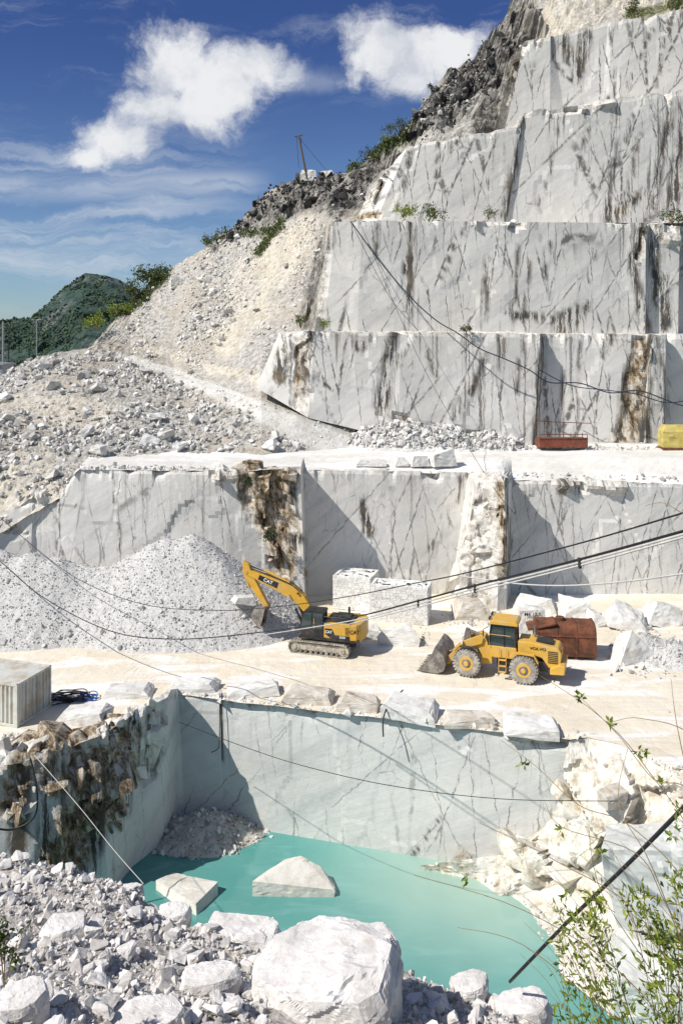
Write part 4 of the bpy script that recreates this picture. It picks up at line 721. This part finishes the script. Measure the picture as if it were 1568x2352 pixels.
# ---------- ridge pole etc
pb=P(705,394,112); pt=P(686,312,112); up=empty('utility_pole',pb,0,'leaning wooden pole with crossarm on the ridge top','pole')
d=pt-pb; MB().tube([(0,0,-1),d],.15,8,.11).build('pole',M['wood'],up)
MB().tube([d+Vector((-.6,0,-.1)),d+Vector((.6,0,.15))],.07,6).tube([d*.95+Vector((-.3,0,0)),d*.8+Vector((.2,0,.4))],.05,5).build('crossarm',M['wood'],up)
MB().tube([d+Vector((0,0,-.2)),P(748,390,112)-pb],.022,4).tube([d+Vector((-.3,0,0)),P(686,385,112)-pb],.022,4).tube([d+Vector((.3,0,0)),P(692,350,112)-pb],.022,4).build('wire',M['cable'],up)
b_=P(8,880,125); q=empty('utility_pole',b_,0,'tall grey pole at the far left edge','pole'); hh=(P(8,738,125)-b_).z; MB().tube([(0,0,-3),(0,0,hh)],.22,8,.14).build('pole',M['lamp'],q); MB().tube([(.9,0,-3),(.8,0,hh*.85)],.08,6).build('conduit',M['black'],q)
b_=P(85,830,125); q=empty('street_lamp',b_,0,'grey double armed street lamp before the distant mountain','street lamp'); MB().tube([(0,0,-4),(0,0,6.3)],.11,8,.07).build('post',M['lamp'],q)
for s_ in(-1,1): a_=MB().tube([(0,0,6.2),(s_*.4,0,6.3)],.05,5).build('arm',M['lamp'],q); MB().box((s_*.55,0,6.3),(.4,.25,.12)).build('lamp_head',M['lamp'],a_)
q=empty('shed',P(-5,880,118),0,'small grey shed at the left edge above the rubble','building'); MB().box((0,0,1),(3.,4,3.6)).build('wall',M['lamp'],q); MB().prism([(-1.8,2.8),(1.8,2.6),(1.8,2.85),(-1.8,3.05)],-2.3,2.3).build('roof',M['lamp'],q)
MB().box((.4,-2.02,1.),(.8,.05,1.9)).build('door',M['black'],q)
# ---------- far ground and mountain
m,b=newmat('far_ground'); pos=b.pos(); M['far']=finish(m,b,b.ramp(b.noise(pos,.01,8),[(.4,(.05,.08,.06)),(.6,(.12,.15,.12))]),.9)
Aq=np.array([[(x,y,-130) for x in np.linspace(-9000,9000,12)] for y in np.linspace(-300,12000,12)]); tag(grid_obj('ground',Aq,M['far']),kind='structure')
MC=[(-500,760),(-200,745),(-60,740),(0,740),(30,735),(70,731),(92,706),(120,684),(150,652),(165,640),(190,622),(215,624),(245,629),(275,640),(300,655),(340,680),(400,720),(520,800)]
C=np.array([[tuple(P(x,y+260,330)) for x,y in MC],[tuple(P(x,y+110,380)) for x,y in MC],[tuple(P(x,y+35,420)) for x,y in MC],[tuple(P(x,y,440)) for x,y in MC],[tuple(P(x,y+200,560)) for x,y in MC]])
Amt=resamp(resamp(C,1,2.),0,2.5).copy(); px,py=topx(Amt); Amt[...,2]+=fbm(Amt,.03,5)*9*(1-.75*np.exp(-((Amt[...,1]-440)/15)**2)); Amt[...,1]+=fbm(Amt,.05,8)*14
m,b=newmat('forested_slope'); pos=b.pos(); fz=b.noise(pos,.035,7,.7)
col=b.ramp(b.noise(pos,.35,6,.7),[(.35,(.010,.022,.012)),(.5,(.025,.05,.02)),(.7,(.06,.10,.035))]); col=b.mix(b.m('MULTIPLY',b.ss(fz,.50,.57),.7),col,b.ramp(b.noise(pos,.2,6,.7),[(.4,(.06,.065,.06)),(.6,(.20,.20,.18))])); col=b.mix(.10,col,(.16,.25,.38)); M['mt']=finish(m,b,col,.95,b.noise(pos,.3,5,.7),.7,2.)  # last mix paints bluish distance haze into the slope colour
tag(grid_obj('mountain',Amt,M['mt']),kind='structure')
m,b=newmat('far_trees'); g=b.n('ShaderNodeNewGeometry').outputs['Random Per Island']; col=b.ramp(g,[(0.,(.016,.034,.016)),(.7,(.045,.078,.026)),(1.,(.08,.11,.035))]); M['ft']=finish(m,b,b.mix(.08,col,(.16,.25,.38)),.95)  # same blue aerial haze tinted into the tree colour
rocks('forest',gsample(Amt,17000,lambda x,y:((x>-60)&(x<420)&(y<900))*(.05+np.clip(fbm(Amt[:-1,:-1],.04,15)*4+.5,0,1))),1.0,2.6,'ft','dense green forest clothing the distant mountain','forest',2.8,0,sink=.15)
# ---------- vegetation
def leaves(cent,size,ax=None,asp=.38):
    n=len(cent); d=rng.normal(size=(n,3)) if ax is None else ax+rng.normal(size=(n,3))*.5; d/=np.linalg.norm(d,axis=1)[:,None]
    u=np.cross(d,rng.normal(size=(n,3))); u/=np.linalg.norm(u,axis=1)[:,None]; s=size*rng.uniform(.6,1.3,(n,1)); w=np.cross(d,u)*.12
    V=np.stack([cent,cent+d*s*.5+u*s*asp*.6+w*s,cent+d*s,cent+d*s*.5-u*s*asp*.6+w*s],1); return V.reshape(-1,3),np.arange(4*n).reshape(n,4)
def bush(name,label,c,r,n,ls,mk,cat='shrub',group=None,tall=1.,stems=5):
    root=empty(name,c,0,label,cat,group); k=max(5,n//60); cc=rng.normal(size=(k,3)); cc/=np.linalg.norm(cc,axis=1)[:,None]; cc*=rng.uniform(.35,1,(k,1))*r*np.array([1,1,tall]); cc[:,2]=np.abs(cc[:,2])*1.
    p=cc[rng.integers(0,k,n)]+rng.normal(size=(n,3))*r*.2; V,Fc=leaves(p,ls); mesh_np('foliage',V,Fc,M[mk],parent=root)
    mb=MB()
    for i in range(min(k,stems)): mb.tube([(0,0,-.4),tuple(cc[i]*.5+np.array([0,0,.1*r])),tuple(cc[i])],.03*r+.01,5,.008*r)
    mb.build('stem',M['bark'],root)
BS=[(345,650,121,2.6,'large bushy shrub at the head of the green shoulder','leaf',1.2),(372,632,122,1.8,'shrub at the top of the scree shoulder','leaf',1),(310,680,118,2.,'shrub midway on the green shoulder','leaf',1),(270,715,114,1.8,'yellow green shrub low on the green shoulder','leafy',.8),(225,745,108,1.8,'bright shrub beside the dark outcrop','leafy',.8),(475,560,118,1.5,'shrub on the skyline left of the dark ridge','leaf',.7),(590,585,108,1.1,'small shrub on the cream scree','leaf',.6),(845,355,108,1.,'narrow pointed shrub on the skyline below the upper rocks','leafd',1.8),(925,295,106,1.3,'rounded shrub at the foot of the upper dark rocks','leaf',1),(897,302,106,1.,'small shrub left of another under the dark rocks','leaf',1.3),(885,325,107,1.1,'low shrub on the upper skyline','leafy',.6),(925,492,88,1.5,'tall green shrub on the ledge above the upper face','leafy',1.3),(1000,494,88,1.6,'low spreading shrub on the ledge centre','leaf',.5),(1120,495,87,1.,'thin shrub on the ledge near the dark crack','leaf',.8),(1540,505,86,1.5,'shrub on the ledge at the right border','leaf',.6),(1455,32,100,1.6,'shrub on the crest above the highest face','leaf',.9),(1540,20,100,1.8,'shrub at the top right corner','leaf',.7),(690,745,79,1.1,'green shrub on the dark left side of the upper face','leaf',1.),(740,748,79.5,.8,'dry shrub at the left end of the narrow ledge','leafy',1.),(1070,757,79,.6,'tiny green plant on the narrow ledge','leaf',.6),(570,1112,64.6,.6,'green plant on the brown rock seam','leafd',1),(618,1232,64,.6,'green plant lower on the brown rock seam','leafd',1),(990,205,107,.7,'tiny dark shrub in the dark crags','leafd',1)]
for x,y,Yy,r_,lb,mk,tl in BS: bush('shrub',lb,P(x,y,Yy),r_,int(260*max(1,r_)),.30*max(.6,r_*.6),mk,tall=tl)
gp=gsample(Ah,7000,lambda x,y:streaks(x,y,GREEN)*(y>300)); V,Fc=leaves(gp+rng.normal(size=gp.shape)*.25+np.array([0,0,.25]),.42,np.array([0,0,1.])); tag(mesh_np('ground_cover',V,Fc,M['leaf']),'low green ground cover on the hillside','ground cover',None,'stuff')
def twig(pts,r,root,nl,spread=.05,bark='bark'):
    sp=spline([P(*p)-root.location for p in pts],6); MB().tube(sp,r,5,r*.35).build('branch',M[bark],root)
    if nl:
        i=rng.integers(len(sp)//3,len(sp),nl); return np.array([tuple(sp[k]) for k in i])+rng.normal(size=(nl,3))*spread
nr=P(1640,2700,7.); ns=empty('leafy_shrub',nr,0,'bright green leafy shrub filling the bottom right corner','shrub'); L=[]
for k in range(34):
    x1=rng.uniform(1280,1610); y1=rng.uniform(1960,2320)+(1560-x1)*.35; yy=rng.uniform(6,7.5)
    L.append(twig([(1640,2700,7),(1600-(1600-x1)*.4+rng.uniform(-20,20),2480,7),(x1+rng.uniform(0,50),y1+130,yy),(x1,y1,yy)],.0045,ns,66,.04))
c=np.concatenate(L); V,Fc=leaves(c,.075,np.array([-.3,0,.4]),.28); mesh_np('foliage',V,Fc,M['leafy'],parent=ns)
nt_=empty('bare_shrub',P(1700,2500,6),0,'thin leafless twigs reaching over the right bank','shrub')
for pts in [[(1700,2500,6),(1600,2080,6.2),(1450,1900,6.5),(1330,1850,6.6),(1230,1760,6.8),(1150,1700,7)],[(1700,2500,6),(1620,2000,6),(1480,1760,6.2),(1370,1640,6.3),(1240,1552,6.5)],[(1700,2300,6),(1600,1850,6),(1500,1790,6.1),(1420,1690,6.2),(1330,1600,6.4)],[(1650,2500,6),(1480,2120,6.2),(1280,1980,6.4),(1100,1890,6.6)],[(1650,2500,6),(1430,2240,6.2),(1200,2090,6.3),(950,2010,6.5)],[(1650,2500,6),(1400,2330,6.1),(1200,2170,6.3),(1050,2130,6.5)],[(1650,2400,6),(1500,2000,6),(1420,1850,6.3),(1440,1720,6.5)],[(1650,2100,6),(1560,1700,6),(1540,1560,6.2)],[(1690,1900,6),(1600,1700,6),(1470,1650,6.2),(1400,1660,6.3)],[(1690,1250,6.5),(1568,1180,6.5),(1520,1155,6.6),(1480,1162,6.7)],[(1650,2500,6),(1500,2240,6.2),(1380,2050,6.3),(1350,1900,6.4)],[(1650,2500,6),(1350,2400,6.2),(1180,2330,6.4)],[(1650,2300,6),(1530,2080,6.1),(1460,1960,6.2),(1290,1900,6.3),(1250,1840,6.4)]]:
    twig(pts,.0048,nt_,0,0,'dry')
for k in range(50):
    a=rng.uniform(1180,1560); y=rng.uniform(1850,2330)+(1560-a)*.2; twig([(a+rng.uniform(60,200),y+rng.uniform(80,260),6.3),(a+60,y+60,6.4),(a,y,6.5)],.0025,nt_,0,0,'dry')
L=[P(x,y,6.2)-nt_.location for x,y in [(1465,1730),(1480,1725),(1520,1790),(1200,1755),(1550,1900),(1330,1600),(1400,1660),(1290,1905),(1540,1920),(1560,1860),(1070,2020),(1380,1960)] for _ in range(9)]
V,Fc=leaves(np.array([tuple(p) for p in L])+rng.normal(size=(len(L),3))*.012,.055); mesh_np('foliage',V,Fc,M['leafy'],parent=nt_)
lf=empty('small_plant',P(10,2240,20),0,'small leafy plant at the left edge of the near rubble','plant'); mb=MB(); L=[]
for k in range(7):
    e_=P(rng.uniform(-30,80),rng.uniform(2085,2200),20)-lf.location; mb.tube([(0,0,-.3),tuple(e_*.5+Vector((0,0,.1))),tuple(e_)],.012,5,.004); L+= [tuple(e_*t) for t in rng.uniform(.4,1,22)]
mb.build('stem',M['bark'],lf); V,Fc=leaves(np.array(L)+rng.normal(size=(len(L),3))*.06,.16); mesh_np('foliage',V,Fc,M['leaf'],parent=lf)
# ---------- sky, sun, camera
sd=Vector((1,.55,-1.2)).normalized(); el=math.asin(-sd.z); az=math.atan2(-sd.x,-sd.y)
w=bpy.data.worlds.new('World'); S.world=w; w.use_nodes=True; b=NB(w.node_tree)
sky=b.n('ShaderNodeTexSky',sky_type='NISHITA',sun_disc=False,sun_elevation=el,sun_rotation=az,altitude=800.,air_density=1.,dust_density=1.,ozone_density=2.).outputs[0]
tcn=b.n('ShaderNodeTexCoord').outputs['Generated']; sp=b.n('ShaderNodeSeparateXYZ',{0:tcn}).outputs
yy=b.m('MAXIMUM',sp[1],.05); u=b.m('DIVIDE',sp[0],yy); v=b.m('DIVIDE',sp[2],yy); uv=b.n('ShaderNodeCombineXYZ',{0:u,1:v,2:0.}).outputs[0]
wn=b.n('ShaderNodeTexNoise',{'Vector':uv,'Scale':9.,'Detail':5.,'Roughness':.6}).outputs[1]
uvw=b.n('ShaderNodeVectorMath',{0:wn,1:(.07,.07,0.),2:uv},operation='MULTIPLY_ADD').outputs[0]; uvw=b.n('ShaderNodeVectorMath',{0:uvw,1:(-.035,-.035,0.)},operation='ADD').outputs[0]
def blob(x,y,rx,ry):
    q=b.n('ShaderNodeVectorMath',{0:uvw,1:((x-784)/1900,(800-y)/1900,0.)},operation='SUBTRACT').outputs[0]; q=b.n('ShaderNodeVectorMath',{0:q,1:(1900/rx,1900/ry,0.)},operation='MULTIPLY').outputs[0]
    l=b.n('ShaderNodeVectorMath',{0:q},operation='LENGTH').outputs['Value']; return b.m('SUBTRACT',1.,l)
f=None
for B_ in [(400,140,140,120),(490,180,160,120),(590,140,120,80),(350,240,130,80),(270,310,110,70),(215,350,80,50),(450,245,140,80),(870,115,120,100),(960,125,150,100),(1040,105,110,70),(930,175,100,70)]:
    q=blob(*B_); f=q if f is None else b.m('SMOOTH_MAX',f,q,.25)
n1=b.noise(uvw,12.,8,.66); dn=b.m('ADD',f,b.m('MULTIPLY',b.m('SUBTRACT',n1,.52),2.3)); ca=b.ss(dn,-.05,.62)
shade=b.ss(b.m('ADD',b.noise(b.n('ShaderNodeVectorMath',{0:uvw,1:(.012,-.02,0.)},operation='ADD').outputs[0],9.,6,.6),b.m('MULTIPLY',f,.12)),.38,.68)
ci=b.noise(b.map(uvw,(1.2,11.,1),(0,0,.06)),2.2,8,.62,.3); band=b.m('MULTIPLY',b.ss(v,.02,.12),b.ss(v,.20,.30,1.,0.))
ci=b.m('MULTIPLY',b.m('MULTIPLY',b.ss(ci,.42,.68),band),b.m('MULTIPLY',b.ss(u,-.05,-.25),.75))
b2=b.m('MULTIPLY',b.ss(v,.170,.195),b.ss(v,.2,.225,1.,0.)); b2=b.m('MULTIPLY',b2,b.m('MULTIPLY',b.ss(b.noise(b.map(uvw,(2,16,1)),2.,6),.3,.6),b.ss(u,-.07,-.14)))
ci2=b.noise(b.map(uvw,(1.5,7.,1),(0,0,-.5)),2.5,8,.65,.5); ci2=b.m('MULTIPLY',b.ss(ci2,.5,.75),b.m('MULTIPLY',b.ss(v,.25,.34),.35))
br=b.m('MULTIPLY',b.ss(b.m('ADD',blob(700,170,150,60),b.m('MULTIPLY',b.m('SUBTRACT',ci2,.1),1.)),0.,.8),.3)
thin=b.m('MAXIMUM',b.m('MAXIMUM',ci,ci2),b.m('MAXIMUM',b.m('MULTIPLY',b2,.6),br))
skyc=b.mix(1.,sky,b.mix(b.ss(v,.02,.42),(.76,.88,1.0),(.36,.47,.80)),'MULTIPLY')
skyc=b.mix(thin,skyc,(6.,6.6,7.4)); skyc=b.mix(b.m('MULTIPLY',ca,.95),skyc,b.mix(shade,(5.2,5.6,6.5),(8.8,8.9,9.0)))
skyc=b.mix(b.ss(sp[1],.04,.12),sky,skyc)
bg=b.n('ShaderNodeBackground',{0:skyc,1:.1}); b.n('ShaderNodeOutputWorld',{0:bg.outputs[0]})
sl=bpy.data.lights.new('sun','SUN'); sl.energy=5.; sl.angle=math.radians(.5); sl.color=(1,.955,.88); so=bpy.data.objects.new('sun',sl); COL.objects.link(so); so.rotation_euler=sd.to_track_quat('-Z','Y').to_euler()
cam=bpy.data.cameras.new('camera'); co=bpy.data.objects.new('camera',cam); COL.objects.link(co); co.location=(0,0,H); co.rotation_euler=(math.radians(90),0,0)
cam.sensor_fit='VERTICAL'; cam.sensor_height=36; cam.lens=F/2352*36; cam.shift_y=-(1176-HY)/2352; cam.clip_end=20000; cam.clip_start=.1; S.camera=co
S.view_settings.view_transform='Standard'; S.view_settings.look='None'; S.view_settings.exposure=0
